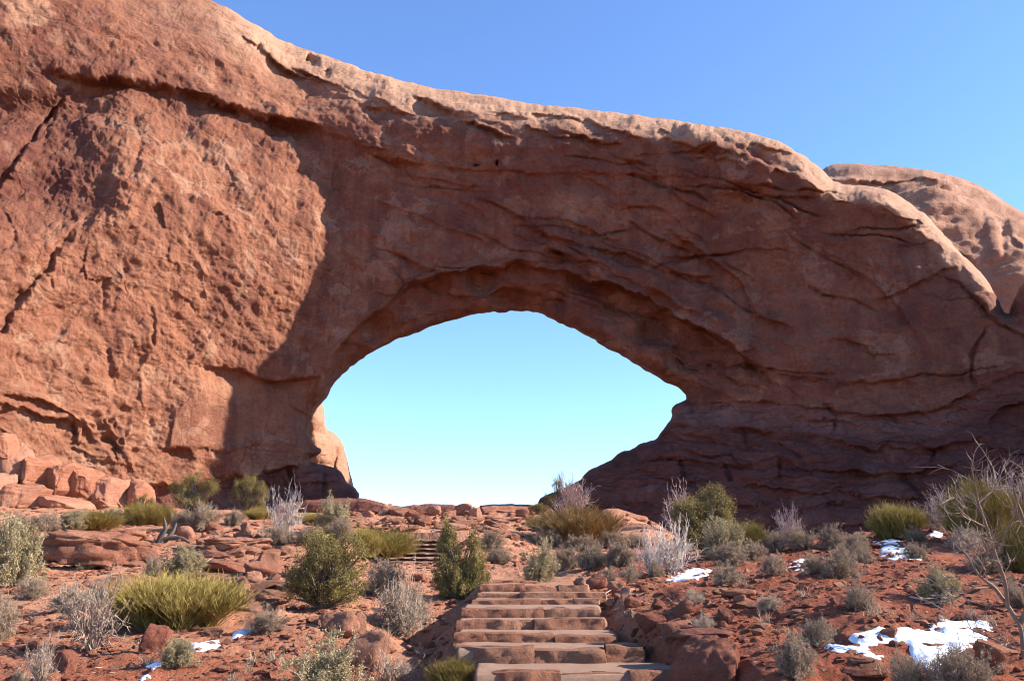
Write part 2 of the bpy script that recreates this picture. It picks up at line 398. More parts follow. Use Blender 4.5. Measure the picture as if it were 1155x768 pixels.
ledges = [  # (line, depth of the step back below it, width of the step, length over which it comes forward again), pixels and metres
    ([(40, 75), (98, 84), (164, 88), (215, 98), (240, 107), (290, 124), (335, 133), (390, 150), (420, 165), (490, 184)], 1.5, 13, 50),
    ([(380, 166), (430, 176), (490, 187), (575, 193), (680, 195), (780, 198), (900, 220)], .35, 4, 30),
    ([(455, 100), (497, 117), (536, 137), (578, 155)], .9, 5, 30),
    ([(592, 130), (620, 128), (655, 132), (690, 142)], .8, 4, 14),
    ([(330, 88), (380, 98), (420, 118), (470, 130)], .6, 5, 20),
    ([(120, 40), (190, 45), (240, 62), (300, 78)], .25, 8, 30),
    ([(575, 246), (610, 260), (646, 270), (669, 273), (704, 283), (751, 303), (790, 309)], .55, 4, 40),
    ([(583, 279), (622, 281), (661, 291), (712, 313), (770, 345), (830, 372)], .5, 4, 30),
    ([(365, 446), (368, 425), (377, 402), (396, 379), (419, 358), (450, 336), (491, 314), (497, 309), (536, 307), (571, 306), (586, 298), (614, 302), (653, 311), (692, 324), (732, 340), (755, 350), (794, 370), (841, 401), (862, 420), (882, 433)], 2.3, 6, 160),
    ([(430, 352), (480, 336), (540, 330), (600, 331), (660, 345), (720, 372)], .35, 4, 20),
    ([(755, 257), (798, 288), (825, 308), (839, 323), (853, 354), (872, 362), (900, 370)], .6, 4, 35),
    ([(755, 304), (806, 311)], .4, 4, 20),
    ([(770, 136), (800, 152), (830, 168), (870, 184), (905, 194), (943, 208)], -1.6, 5, 90),
    ([(840, 163), (870, 168), (905, 176)], .5, 4, 15),
    ([(225, 412), (270, 412), (281, 420), (305, 425), (366, 423)], .7, 4, 60),
    ([(168, 509), (187, 503), (265, 505), (320, 495), (352, 500)], .5, 4, 30),
    (UNDER_L[1:], .8, 4, 40),
    ([(0, 440), (60, 455), (85, 470), (90, 500)], .5, 4, 25),
    ([(0, 450), (50, 470), (100, 475)], .6, 4, 20),
    (BASE_R[:-1], .5, 5, 26),
    ([(752, 480), (838, 480), (918, 487), (963, 501), (1022, 505), (1080, 500), (1160, 480)], .55, 4, 30),
    ([(705, 527), (743, 515), (776, 518), (824, 522), (876, 517), (921, 524), (977, 532), (1018, 534), (1046, 529), (1160, 515)], .8, 4, 30),
    ([(817, 539), (876, 546), (949, 553), (1032, 560), (1155, 560)], .5, 4, 25),
    ([(650, 548), (720, 552), (800, 560), (900, 572), (980, 578)], .3, 4, 20),
    ([(1000, 228), (1040, 262), (1090, 300), (1125, 350)], .4, 5, 20),
    ([(640, 430), (700, 425), (760, 428)], .3, 4, 20),
    ([(830, 395), (880, 420), (960, 430), (1040, 425)], .3, 4, 25),
    ([(1110, 470), (1155, 450), (1250, 440)], .6, 4, 20),
    ([(420, 222), (470, 240), (520, 262), (560, 272)], .25, 3, 30),
    ([(640, 190), (690, 215), (730, 250), (800, 275)], .2, 3, 30),
    ([(900, 260), (960, 300), (1010, 340), (1040, 380)], .25, 3, 30),
]
grooves = [
    ([(70, 113), (47, 141), (27, 168), (0, 203), (-60, 250)], 1.1, 2.6), ([(88, 250), (68, 270), (57, 300), (23, 339), (8, 366), (-20, 380)], 1.1, 2.6),
    ([(0, 232), (18, 255), (12, 275), (-5, 285)], .5, 2), ([(1112, 370), (1098, 400), (1096, 425), (1105, 440)], .45, 1.8),
    ([(176, 335), (173, 393), (160, 417), (165, 470)], -.35, 3), ([(242, 322), (257, 358), (230, 392), (205, 420)], -.3, 3),
    ([(60, 400), (110, 330), (170, 300)], -.2, 4), ([(118, 380), (130, 440), (118, 480)], .3, 3),
    ([(95, 470), (115, 495), (135, 530)], -.25, 2), ([(120, 470), (135, 500), (150, 520)], -.25, 2), ([(150, 480), (140, 510), (155, 535)], -.25, 2), ([(80, 500), (110, 515), (145, 515)], -.2, 2),
    ([(838, 407), (865, 425)], .6, 2.5), ([(150, 125), (158, 165), (150, 200)], .4, 4), ([(380, 160), (378, 200), (368, 230)], .3, 3),
    ([(291, 48), (293, 53)], 1.4, 5), ([(345, 63), (358, 69)], 1.2, 4), ([(366, 74), (371, 76)], .8, 3), ([(537, 185), (537, 187)], 1.2, 3), ([(561, 186), (564, 187)], .9, 2.6), ([(342, 79), (350, 82)], .5, 2),
    ([(775, 452), (790, 478)], .4, 2.5), ([(838, 480), (842, 500)], .4, 2.5), ([(880, 520), (876, 546)], .4, 2.5), ([(768, 518), (772, 545)], .45, 2.5), ([(818, 522), (822, 540)], .4, 2.5),
    ([(1018, 534), (1040, 560)], .4, 2.5), ([(930, 455), (945, 470), (940, 487)], .3, 2.5), ([(1053, 503), (1050, 530)], .4, 2.5),
    ([(260, 535), (262, 560)], .5, 2), ([(300, 530), (300, 560)], .5, 2), ([(325, 528), (330, 548), (345, 560)], .5, 2), ([(240, 552), (300, 548), (395, 545)], .4, 2), ([(365, 522), (366, 560)], .4, 2), ([(220, 545), (222, 565)], .5, 2),
    ([(300, 420), (310, 440), (318, 460)], .15, 2), ([(270, 415), (268, 470)], .12, 4),
]
rng0 = np.random.default_rng(5)
for _ in range(80):   # more bedding and flaking lines over the span
    u0 = rng0.uniform(400, 1060); v0 = rng0.uniform(150, 430); sl_ = rng0.normal(.28, .25); n_ = rng0.integers(3, 6)
    pts = [(u0, v0)]
    for k in range(n_): pts.append((pts[-1][0]+rng0.uniform(14, 38), pts[-1][1]+sl_*25+rng0.normal(0, 4)))
    ledges.append((pts, rng0.uniform(.12, .40)*rng0.choice([1, 1, -1]), 1.6, rng0.uniform(6, 26)))
    if rng0.random() < .6: grooves.append((pts, .28, 1.3))
for _ in range(46):   # flakes on the sunlit face
    u0 = rng0.uniform(-40, 350); v0 = rng0.uniform(130, 480); pts = [(u0, v0)]; an = rng0.uniform(.2, 1.9)
    for k in range(3): pts.append((pts[-1][0]+math.cos(an)*rng0.uniform(8, 22), pts[-1][1]+math.sin(an)*rng0.uniform(8, 22))); an += rng0.normal(0, .5)
    ledges.append((pts, rng0.uniform(.12, .32)*rng0.choice([1, -1]), 2.0, rng0.uniform(8, 26)))
for _ in range(26):   # slickrock bedding along the crest
    u0 = rng0.uniform(250, 900); top_ = lambda u: np.interp(u, [238, 320, 420, 520, 640, 790, 870, 943], [0, 46, 82, 104, 121, 141, 156, 207]); o0 = rng0.uniform(7, 34); pts = []
    for k in range(4): pts.append((u0+k*22, float(top_(u0+k*22))+o0+k*rng0.uniform(1, 5)))
    ledges.append((pts, rng0.uniform(.2, .55), 2.5, rng0.uniform(6, 14)))
for _ in range(40):
    u0 = rng0.uniform(660, 1150); v0 = rng0.uniform(462, 590); pts = [(u0, v0)]
    for k in range(4): pts.append((pts[-1][0]+rng0.uniform(12, 30), pts[-1][1]+rng0.normal(1.5, 4)))
    ledges.append((pts, rng0.uniform(.2, .5), 3, rng0.uniform(6, 16)))
ALC = [(225, 413), (270, 413), (281, 421), (305, 425), (363, 423), (352, 460), (350, 500), (187, 506), (195, 465), (222, 440)]
def arch_depth(U, V):
    xt = np.interp(V, XT_V, XT_U)
    left = 65.-(xt-U)/xt*15.5*(1-.42*ss(185, 95, V))
    right = 65.-np.interp(U-xt, [0, 150, 400, 700, 800, 1100], [0, .5, 2.8, 8, 10, 22])
    Y = np.where(U < xt, left, right)
    r = max(2, int(6/1.5)); Y = blur(blur(Y, r, 1), r, 0)
    # the base stands forward, the more the lower
    Y -= ss(450, 600, V)*4.2*ss(560, 720, U); Y -= ss(545, 640, V)*2.5*ss(420, 300, U)
    # upper left shoulder is blunt: less turned to the sun
    Y += 3.4*ss(165, 40, U)*ss(95, 140, V)*ss(285, 200, V)
    Y += (.55-.012*np.clip(352-U, 0, 140)*.5)*ss(-1, 5, sdf(U, V, ALC))
    return apply_lines(U, V, Y, ledges, grooves)
def arch_f0(U, V):
    do = np.abs(sdf(U, V, OUTER_S)); di = np.abs(sdf(U, V, OPEN_S))
    return np.where(do < di, 5.0, 2.6)
def arch_R(U, V):
    do = np.abs(sdf(U, V, OUTER_S)); di = np.abs(sdf(U, V, OPEN_S))
    return np.where(do < di, np.interp(U, [-200, 100, 300, 500, 750, 1000, 1150], [170, 130, 95, 52, 23, 17, 16]), 24.)
def arch_disp(P, U, V, sd):
    q = P*np.array([1, .6, 1]); baser = ((V-np.interp(U, *np.array(BASE_R).T) > 0) & (U > 600)); 
    lit = ss(40, -10, U-np.interp(V, XT_V, XT_U))*ss(90, 130, V)
    big = fbm(q*.10, 3, 1)*.9; mid = fbm(q*.42, 4, 2, .55); fi = fbm(q*1.6, 4, 3, .6)
    pl = fbm(q*np.array([.5, .5, .35]), 3, 8)*5; plates = (np.floor(pl)+ss(.42, .58, pl-np.floor(pl)))/5; pl2 = fbm(q@np.array([[.8, 0, .35], [0, .6, 0], [.2, 0, .9]]), 4, 48, .6)*6; plates2 = (np.floor(pl2)+ss(.46, .54, pl2-np.floor(pl2)))/6
    strata = fbm(q*np.array([.10, .10, 1.5]), 4, 21, .6)
    rid = 1-np.abs(fbm(q*np.array([.9, .9, .55]), 3, 17))*3
    honey = np.exp(-((U-125)/50)**2-((V-495)/45)**2)
    top = ss(90, 10, sd)
    vert = fbm(q*np.array([1.3, 1.0, .42]), 4, 29, .6)
    d = big+plates2*(.30+.06*lit)*(1-.6*top)+mid*(.14-.02*lit)+fi*(.05+.02*lit)*(1-.5*top)+plates*(.25+.12*lit)+rid*(.02+.01*lit)+vert*(.05+.10*lit)*(1-top)
    br = baser*1.
    d = d+strata*(.10+.32*br+.10*top)-.16*br*np.clip(1-np.abs(fbm(q*np.array([.12, .12, 1.1]), 3, 121))*9, 0, 1)+honey*.22*(1-np.abs(fbm(q*1.5, 2, 88))*4)+mid*.2*br
    alc = ss(-2, 6, sdf(U, V, ALC)); d = d*(1-.7*alc)
    n1 = fbm(q*.25, 3, 61)
    pale = .95*ss(np.interp(U, [300, 500, 700, 1150], [62, 50, 34, 26]), 10, np.minimum(sd, 1e3)+14*n1)*(V < 330)*ss(1150, 1120, U)*(sdf(U, V, OUTER_S) < 75)  # bare crest rock, with the sunlit rim painted in as paler colour
    pale = np.maximum(pale, .5*np.exp(-((U-640)/26)**2-((V-232)/13)**2))
    pale = np.maximum(pale, .35*honey); pale = np.maximum(pale, .1*ss(-2, 4, sdf(U, V, ALC)))
    pale = np.maximum(pale, .45*ss(0, 6, V-np.interp(U, *np.array(BASE_R).T))*ss(34, 18, V-np.interp(U, *np.array(BASE_R).T)-8*n1)*(U > 740)*ss(1110, 1060, U))
    dark = .8*ss(150, 70, U+30*n1)*ss(95, 130, V)*ss(262, 215, V+18*n1)  # upper left: real varnish plus shade painted into the colour
    dark = np.maximum(dark, .45*ss(85, 100, V-.12*U)*ss(150, 120, V-.12*U)*(U < 420))  # painted shade in a band below the brow
    dark = np.maximum(dark, .25*alc*ss(.0, .3, n1+.05))  # alcove shade painted in, broken up by noise
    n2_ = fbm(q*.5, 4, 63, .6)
    dark = np.maximum(dark, (.86*ss(375, 520, U+60*n1)+.0)*ss(128, 150, V-.06*(U-600)+20*n2_)*(.72+.7*n2_))  # shade of the central and right face painted as darker, mottled rock
    dark = np.maximum(dark, (.45+.45*ss(-.1, .2, n2_+n1*.6))*ss(290, 210, U)*ss(125, 100, V-.1*U))  # top-left shoulder: mottled varnish, darkened further as painted shade
    dark = np.maximum(dark, .9*ss(150, 80, U+30*n1)*ss(95, 125, V)*ss(265, 215, V+18*n1)); dark = np.maximum(dark, .30*ss(.0, .3, n2_)*(U < 400))  # deepens the painted upper-left shade; last term is plain varnish mottling
    patch = .8*ss(6, -8, np.hypot((U-48)/1.25, (V-18)/1.3)-18+40*n2_+25*n1); dark = dark*(1-patch); pale = np.maximum(pale*(1-.7*ss(300, 220, U)), .6*patch)  # painted sunlit spot: clears the dark mask and pales the rock
    return d, {'pale': np.clip(pale, 0, 1), 'dark': np.clip(dark, 0, 1)}
GS = 1.3
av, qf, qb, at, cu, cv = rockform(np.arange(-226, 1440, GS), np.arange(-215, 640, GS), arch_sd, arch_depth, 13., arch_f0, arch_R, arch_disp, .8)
jit = 1.5*vn(np.stack([cu*.08, cv*.08, cu*0], -1), 4)
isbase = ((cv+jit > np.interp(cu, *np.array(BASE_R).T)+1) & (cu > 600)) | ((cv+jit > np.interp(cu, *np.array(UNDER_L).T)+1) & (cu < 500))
arch = link('sandstone_arch', None, loc=(0, 64, 0)); tag(arch, 'huge red sandstone arch spanning the picture, its opening showing blue sky', 'rock arch')
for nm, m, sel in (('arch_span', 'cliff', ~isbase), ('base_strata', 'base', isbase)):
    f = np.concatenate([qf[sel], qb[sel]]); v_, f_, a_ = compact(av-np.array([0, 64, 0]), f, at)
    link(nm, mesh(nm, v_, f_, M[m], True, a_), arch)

def traced_rock(name, outline, Y0, slope, thick, f0, Rr, mat, label, cat, gs=1.6, amp=1., led=(), gro=(), seed=1, group=None, vs_=0, pale=0.):
    O = chaikin(outline); u0, v0 = O.min(0)-4; u1, v1 = O.max(0)+4
    def dep(U, V): return apply_lines(U, V, Y0+slope*(U-(u0+u1)/2)+vs_*(V-v1)+0*V, led, gro)
    def disp(P, U, V, sd):
        q = P*np.array([1, .6, 1])+seed*13.
        k = Y0/65.; q = q/k
        d = (fbm(q*.2, 3, 1)*.7+fbm(q*.6, 4, 2)*.25+fbm(q*2, 3, 3)*.07+fbm(q*np.array([.15, .15, 1.3]), 3, 21)*.35)*amp*k
        return d, {'pale': np.clip(pale+.4*fbm(q*.3, 2, 9), 0, 1), 'dark': np.clip(.5*fbm(q*.3, 3, 19), 0, 1)}
    v_, a, b, at_, _, _ = rockform(np.arange(u0, u1, gs), np.arange(v0, v1, gs), lambda u, v: sdf(u, v, O), dep, thick, lambda u, v: f0, lambda u, v: Rr, disp, .5, seed)
    c = np.array([float(ray((u0+u1)/2, v1, Y0)[0]), Y0, float(ray((u0+u1)/2, v1, Y0)[2])])
    v_, f_, a_ = compact(v_-c, np.concatenate([a, b]), at_)
    o = link(name, mesh(name, v_, f_, mat, True, a_), loc=c); return tag(o, label, cat, group)
traced_rock('sandstone_dome', [(880, 420), (905, 215), (928, 190), (945, 184), (990, 186), (1040, 191), (1080, 199), (1110, 211), (1138, 231), (1160, 243), (1220, 275), (1320, 330), (1400, 400), (1400, 480), (900, 480)],
            84, -.012, 22, 10, 90, M['dome'], 'sunlit sandstone dome rising behind the right end of the arch', 'rock dome', 1.8, 1.2,
            led=[([(935, 205), (990, 202), (1040, 204), (1075, 214), (1110, 232)], .9, 5, 20), ([(960, 225), (1010, 228), (1050, 250), (1075, 275), (1110, 300)], .8, 5, 30), ([(1095, 205), (1130, 240), (1155, 290)], .5, 4, 20)],
            gro=[([(1105, 235), (1112, 300)], .4, 5), ([(1130, 250), (1128, 300)], .4, 4)], seed=2, pale=.1)
traced_rock('rock_buttress', [(340, 600), (335, 470), (352, 452), (362, 452), (367, 466), (366, 482), (381, 491), (389, 508), (393, 525), (398, 545), (402, 560), (402, 600)],
            86, .05, 9, 4, 26, M['dome'], 'sunlit sandstone buttress seen through the opening behind its left foot', 'rock buttress', 1.2, .8, gro=[([(383, 500), (380, 545)], .6, 2)], seed=3, pale=.25)
traced_rock('rock_ledge', [(300, 610), (300, 572), (330, 565), (400, 561), (425, 565), (446, 571), (475, 569), (500, 568), (533, 570), (542, 574), (541, 610)],
            57.5, .0, 4, 1.5, 7, M['base'], 'low dark rock ledge along the crest under the left half of the opening', 'rock ledge', 1.1, .6, led=[([(330, 578), (400, 577), (450, 580), (540, 581)], .5, 2.5, 8)], seed=4)
traced_rock('rock_ledge', [(530, 610), (536, 571), (560, 568), (585, 568), (620, 571), (650, 570), (672, 580), (675, 610)],
            57.0, .0, 5, 3.5, 16, M['rock'], 'pale red rock ledge along the crest under the right half of the opening', 'rock ledge', 1.1, .8, led=[([(545, 577), (600, 576), (640, 579)], .4, 2.5, 8)], seed=5)
traced_rock('rock_outcrop', [(672, 615), (668, 590), (680, 573), (700, 574), (722, 582), (745, 593), (760, 606), (760, 615)],
            46, .02, 4, 1.6, 12, M['rock'], 'sunlit layered outcrop at the foot of the right slope beside the ochre bush', 'rock outcrop', 1., 1.0,
            led=[([(684, 580), (710, 586), (745, 600)], .35, 2.5, 7), ([(678, 590), (705, 595), (735, 606)], .3, 2.5, 7)], gro=[([(705, 578), (700, 600)], .3, 1.5), ([(728, 586), (724, 606)], .3, 1.5)], seed=6)

# ------------------------------------------------------------------ loose rock
import bmesh
def ico(sub):
    bm = bmesh.new(); bmesh.ops.create_icosphere(bm, subdivisions=sub, radius=1); bm.verts.ensure_lookup_table()
    v = np.array([x.co for x in bm.verts]); f = np.array([[q.index for q in p.verts] for p in bm.faces]); bm.free(); return v, f
ICO = {s: ico(s) for s in (1, 2, 3, 4, 5)}
def rock_geo(seed, sub=3, cuts=11, rough=.14, layers=0., box=.62):
    r = np.random.default_rng(seed); v, f = ICO[sub]; v = v.copy(); v = np.sign(v)*np.abs(v)**box; v /= np.abs(v).max()
    for _ in range(cuts):
        n = r.normal(size=3); n /= np.linalg.norm(n); d = r.uniform(.50, .95); h = v@n-d; v -= np.outer(np.maximum(h, 0)*.97, n)
    n = v/np.linalg.norm(v, axis=1, keepdims=True)
    s = fbm(v*1.3+seed*3.1, 3, 1)*rough*1.6+fbm(v*4+seed, 3, 2)*rough*.6+np.abs(fbm(v*9+seed, 3, 6))*rough*-.35
    if layers:
        t = v[:, 2]*4.5+.6*fbm(v*.9, 2, 3); fr = t-np.floor(t); s = s-layers*np.exp(-((fr-.5)/.13)**2)
        c = 1-np.abs(fbm(v*1.6+seed, 2, 44))*7; s = s-layers*np.clip(c, 0, 1)
    v = v+n*s[:, None]; v /= np.abs(v).max(0)
    return v, f
RT = {}
def rock_tpl(key, mat, **k):
    kk = (key, mat)
    if kk not in RT: v, f = rock_geo(key, **k); RT[kk] = mesh('rock', v, f, M[mat], True)
    return RT[kk]
rr_ = np.random.default_rng(11)
def rock(u, v, w_, h, label, cat='boulder', name='boulder', mat='rock', d=None, seed=None, sink=.3, rot=None, tilt=0., sub=4, layers=0., deep=.8, group=None, cuts=9, box=.62):
    """u, v: where its foot shows; w_, h: its width and height there in picture units"""
    p = on_ground(u, v, d); s = p[1]/F_PX
    seed = int(rr_.integers(1e6)) if seed is None else seed
    vv, f = rock_geo(seed, sub=sub, layers=layers, cuts=cuts, box=box); hz = h*s/(2*(1-sink*.5))
    sc = np.array([w_*s/2, w_*s/2*deep, hz]); vv = vv*sc
    if tilt: c_, s_ = math.cos(tilt), math.sin(tilt); vv = vv@np.array([[c_, 0, s_], [0, 1, 0], [-s_, 0, c_]])
    zb = vv[:, 2].min(); vv[:, 2] -= zb+hz*2*sink*.5
    o = link(name, mesh(name, vv, f, M[mat], True), loc=(p[0], p[1]+sc[1]*.6, min(p[2], float(G(p[0], p[1]+sc[1]*.6)))))
    return tag(o, label, cat, group)
BL = [(5, 520, 30, 30, 'uppermost pale block wedged under the cliff at the left edge'), (17, 546, 23, 46, 'tall narrow pale block standing second in the left block row'),
      (43, 553, 30, 38, 'third block of the left row, square and pale, under the cliff'), (67, 564, 35, 42, 'largest upper block of the pale row at the cliff foot'),
      (95, 570, 29, 42, 'upright rectangular pale block right of the largest upper one'), (121, 573, 27, 34, 'broad pitted block in the middle of the left block row'),
      (139, 578, 15, 26, 'small wedge block between two taller pale blocks at the cliff foot'), (157, 578, 24, 36, 'last upright pale block at the right end of the block row'),
      (22, 582, 44, 36, 'big rounded block in the lower left row by the picture edge'), (66, 585, 54, 28, 'long low block lying in front of the pale block row'),
      (-2, 568, 22, 32, 'half hidden block at the left edge under the cliff'), (124, 590, 28, 14, 'flat pale block low in front of the broad pitted block')]
for k, (u, v, w_, h, lb) in enumerate(BL):
    yy = float(np.interp(u, [0, 160], [47.0, 51.0]))-(1.4 if v > 580 or k in (8, 9, 10) else 0)
    P = ray(u, v-h/2, yy); s = yy/F_PX; w_ *= 1.14; h *= 1.10; vv, f = rock_geo(500+k, sub=5, cuts=14, rough=.13, layers=.025*(k%3)); 
    # squarer than a round boulder
    vv = np.sign(vv)*np.abs(vv)**.72; sc = np.array([w_*s*.54, w_*s*.5+.3, h*s*.54]); vv = vv*sc
    a = .25+.2*(k % 3); vv = vv@np.array([[math.cos(a), -math.sin(a), 0], [math.sin(a), math.cos(a), 0], [0, 0, 1]])
    if k == 1: a = .35; vv = vv@np.array([[math.cos(a), 0, math.sin(a)], [0, 1, 0], [-math.sin(a), 0, math.cos(a)]])
    vv = vv+.05*fbm(vv*3+k, 3, 5)[:, None]
    o = link('fallen_block', mesh('fallen_block', vv, f, M['rock'], True), loc=P); tag(o, lb, 'rock block', 'pale blocks at the cliff foot')
rock(108, 641, 150, 44, 'broad layered outcrop on the left slope with a cracked pale top', 'outcrop', 'rock_outcrop', layers=.12, sub=5, seed=3, deep=.6)
rock(62, 636, 60, 34, 'dark rounded rock at the left shoulder of the broad layered outcrop', seed=31, layers=.05)
rock(135, 612, 50, 15, 'pale slab resting on top of the broad layered outcrop', 'slab', 'rock_slab', seed=8, cuts=12, layers=.04)
rock(130, 676, 80, 30, 'pale flat topped slab behind the grey twiggy shrub on the left', 'slab', 'rock_slab', seed=9, cuts=12)
rock(262, 624, 90, 20, 'long low slab on the bare dirt right of the dead stump', 'slab', 'rock_slab', seed=12, layers=.08, sub=5)
rock(255, 646, 62, 16, 'flat slab just above the big yellow green bush', 'slab', 'rock_slab', seed=13, layers=.06)
rock(296, 650, 46, 20, 'cracked low rock left of the big round juniper', seed=14, layers=.06)
rock(268, 668, 24, 15, 'pale angular rock touching the right side of the yellow green bush', seed=15)
rock(283, 658, 22, 14, 'small square rock above the pale angular one', seed=16)
rock(209, 608, 24, 18, 'round tan boulder beside the dead stump', seed=17)
rock(69, 758, 32, 26, 'red angular boulder sitting alone near the lower left corner', seed=18, mat='redrock', cuts=12)
rock(168, 737, 38, 30, 'dark red boulder in shadow below the yellow green bush', seed=19, mat='redrock')
rock(415, 756, 56, 44, 'large pale pointed boulder left of the bottom steps', seed=20, tilt=.25, cuts=12)
rock(402, 720, 20, 32, 'upright pale stone behind the pointed boulder', seed=21, cuts=12)
rock(380, 718, 46, 24, 'dark fronted rock left of the upright pale stone', seed=22)
rock(352, 704, 16, 9, 'small pale stone at the left end of the stone line under the juniper', seed=23)
rock(370, 703, 26, 12, 'long pale stone in the middle of the stone line under the juniper', seed=24)
rock(432, 738, 34, 16, 'broken pale rock right of the pointed boulder', seed=25, cuts=14)
rock(812, 790, 96, 66, 'large smooth boulder half buried in the bank right of the steps', seed=26, mat='redrock', sub=5, cuts=4, sink=.5, box=1.)
rock(800, 728, 70, 16, 'flat dark slab on the red bank above the buried boulder', 'slab', 'rock_slab', seed=27, mat='redrock')
rock(760, 722, 50, 22, 'knobbly red rock in the bank beside the steps', seed=28, mat='redrock')
rock(735, 716, 36, 22, 'red clod of rock at the right end of the middle steps', seed=29, mat='redrock')
rock(695, 672, 18, 16, 'rounded orange stone at the right end of the upper steps', seed=30)
rock(690, 686, 13, 9, 'small orange stone below the rounded one by the steps', seed=32)
rock(700, 660, 20, 10, 'flat orange stone topping the pile right of the upper steps', seed=33)
rock(697, 677, 9, 6, 'small whitish stone in the pile beside the steps', seed=34)
rock(653, 660, 16, 9, 'red stone beside the path right of the pale green bush', seed=35)
rock(672, 664, 30, 16, 'dark hollow rock between the path and the two small grey bushes', seed=36, mat='redrock')
rock(835, 673, 40, 10, 'flat pale stone slab on the red dirt of the right slope', 'slab', 'rock_slab', seed=37)
rock(838, 682, 18, 9, 'small block just below the flat pale stone on the right slope', seed=38)
rock(1004, 722, 22, 14, 'brown rock standing on the large snow patch', seed=39, mat='redrock')
rock(1012, 730, 14, 7, 'small flat rock at the lower rim of the large snow patch', seed=40, mat='redrock')
rock(1135, 764, 60, 30, 'pale split slab in the lower right corner', 'slab', 'rock_slab', seed=41, tilt=-.45, cuts=12)
rock(975, 768, 60, 14, 'low cracked rock below the left end of the large snow patch', seed=42, mat='redrock')
rock(895, 658, 14, 8, 'small brown rock on the red slope left of the round grey bush', seed=43, mat='redrock')
rock(434, 593, 17, 16, 'round boulder standing up from the crest, leftmost of the large ones', seed=44, d=46)
rock(489, 595, 16, 13, 'cube shaped boulder on the crest above the wooden retaining steps', seed=45, d=45)
rock(522, 591, 22, 15, 'biggest dark boulder in the middle of the crest', seed=46, d=46)
rock(537, 596, 17, 13, 'pale boulder right against the biggest dark boulder of the crest', seed=47, d=44)
rock(580, 609, 12, 8, 'whitish stone alone on the dirt near the grey bushes', seed=48)
rock(473, 656, 20, 10, 'orange rock left of the twin topped juniper', seed=49)
rock(415, 598, 22, 10, 'flat pale boulder left of the round crest boulder', seed=50, d=44)
# many smaller ones, a few shared shapes
def scatter_rocks(n, box, smin, smax, label, group, mat, seed, d=None, flat=.6):
    r = np.random.default_rng(seed)
    for _ in range(n):
        u = r.uniform(box[0], box[2]); v = r.uniform(box[1], box[3]); p = ground_at(u, v)
        if p is None: continue
        if 8 < p[1] < 16 and np.interp(p[1], SD, SLX)-.1 < p[0] < np.interp(p[1], SD, SRX)+.1: continue
        w_ = smin*(smax/smin)**(r.random()**1.8)*p[1]/F_PX
        o = link('rock', rock_tpl(700+int(r.integers(9)), mat, sub=4, cuts=14), loc=(p[0], p[1], p[2]+w_*.12))
        o.scale = (w_*.5, w_*.5*r.uniform(.6, 1), w_*.5*r.uniform(flat*.6, flat*1.2)); o.rotation_euler = (r.normal(0, .15), r.normal(0, .15), r.uniform(0, 6.3))
        tag(o, label, 'rock', group)
scatter_rocks(70, (400, 578, 640, 600), 7, 26, 'red rock in the rubble along the crest below the arch opening', 'rubble on the crest', 'rock', 1)
scatter_rocks(70, (205, 598, 330, 690), 6, 34, 'orange rock strewn over the ledgy slope left of the round juniper', 'rocks on the ledgy left slope', 'rock', 2)
scatter_rocks(60, (0, 640, 200, 760), 5, 24, 'small orange rock strewn on the dirt in the lower left', 'rocks in the lower left', 'rock', 3)
scatter_rocks(40, (220, 690, 500, 768), 5, 18, 'small rock strewn below the round juniper left of the steps', 'rocks left of the steps', 'rock', 4)
scatter_rocks(50, (700, 660, 1150, 768), 4, 15, 'small dark red rock strewn on the slope right of the steps', 'rocks on the right slope', 'redrock', 5)
scatter_rocks(26, (700, 680, 820, 760), 8, 28, 'red clod in the cut bank beside the steps', 'clods in the bank', 'redrock', 6, flat=.8)
def slabs(n, box, wmin, wmax, label, group, seed):
    r = np.random.default_rng(seed)
    for k in range(n):
        u = r.uniform(box[0], box[2]); v = r.uniform(box[1], box[3]); p = ground_at(u, v)
        if p is None: continue
        w_ = r.uniform(wmin, wmax)*p[1]/F_PX
        o = link('rock_slab', rock_tpl(900+int(r.integers(6)), 'rock', sub=5, cuts=12, layers=.05), loc=(p[0], p[1], p[2]-w_*.02))
        o.scale = (w_*.5, w_*.5*r.uniform(.6, .9), w_*r.uniform(.09, .16)); o.rotation_euler = (r.normal(0, .06), r.normal(0, .06), r.uniform(-.5, .5)); tag(o, label, 'slab', group)
slabs(26, (215, 600, 335, 680), 24, 60, 'flat sandstone slab set in the ledgy slope between cliff junipers and round juniper', 'slabs in the ledgy left slope', 41)
slabs(14, (10, 650, 300, 740), 18, 46, 'flat stone lying half buried in the dirt of the lower left', 'half buried stones in the lower left', 42)
slabs(22, (400, 584, 640, 600), 20, 48, 'flat slab in the lit rubble just under the crest', 'slabs under the crest', 43)
slabs(12, (720, 660, 1140, 760), 16, 40, 'flat dark red stone half buried in the right slope', 'half buried stones on the right slope', 44)
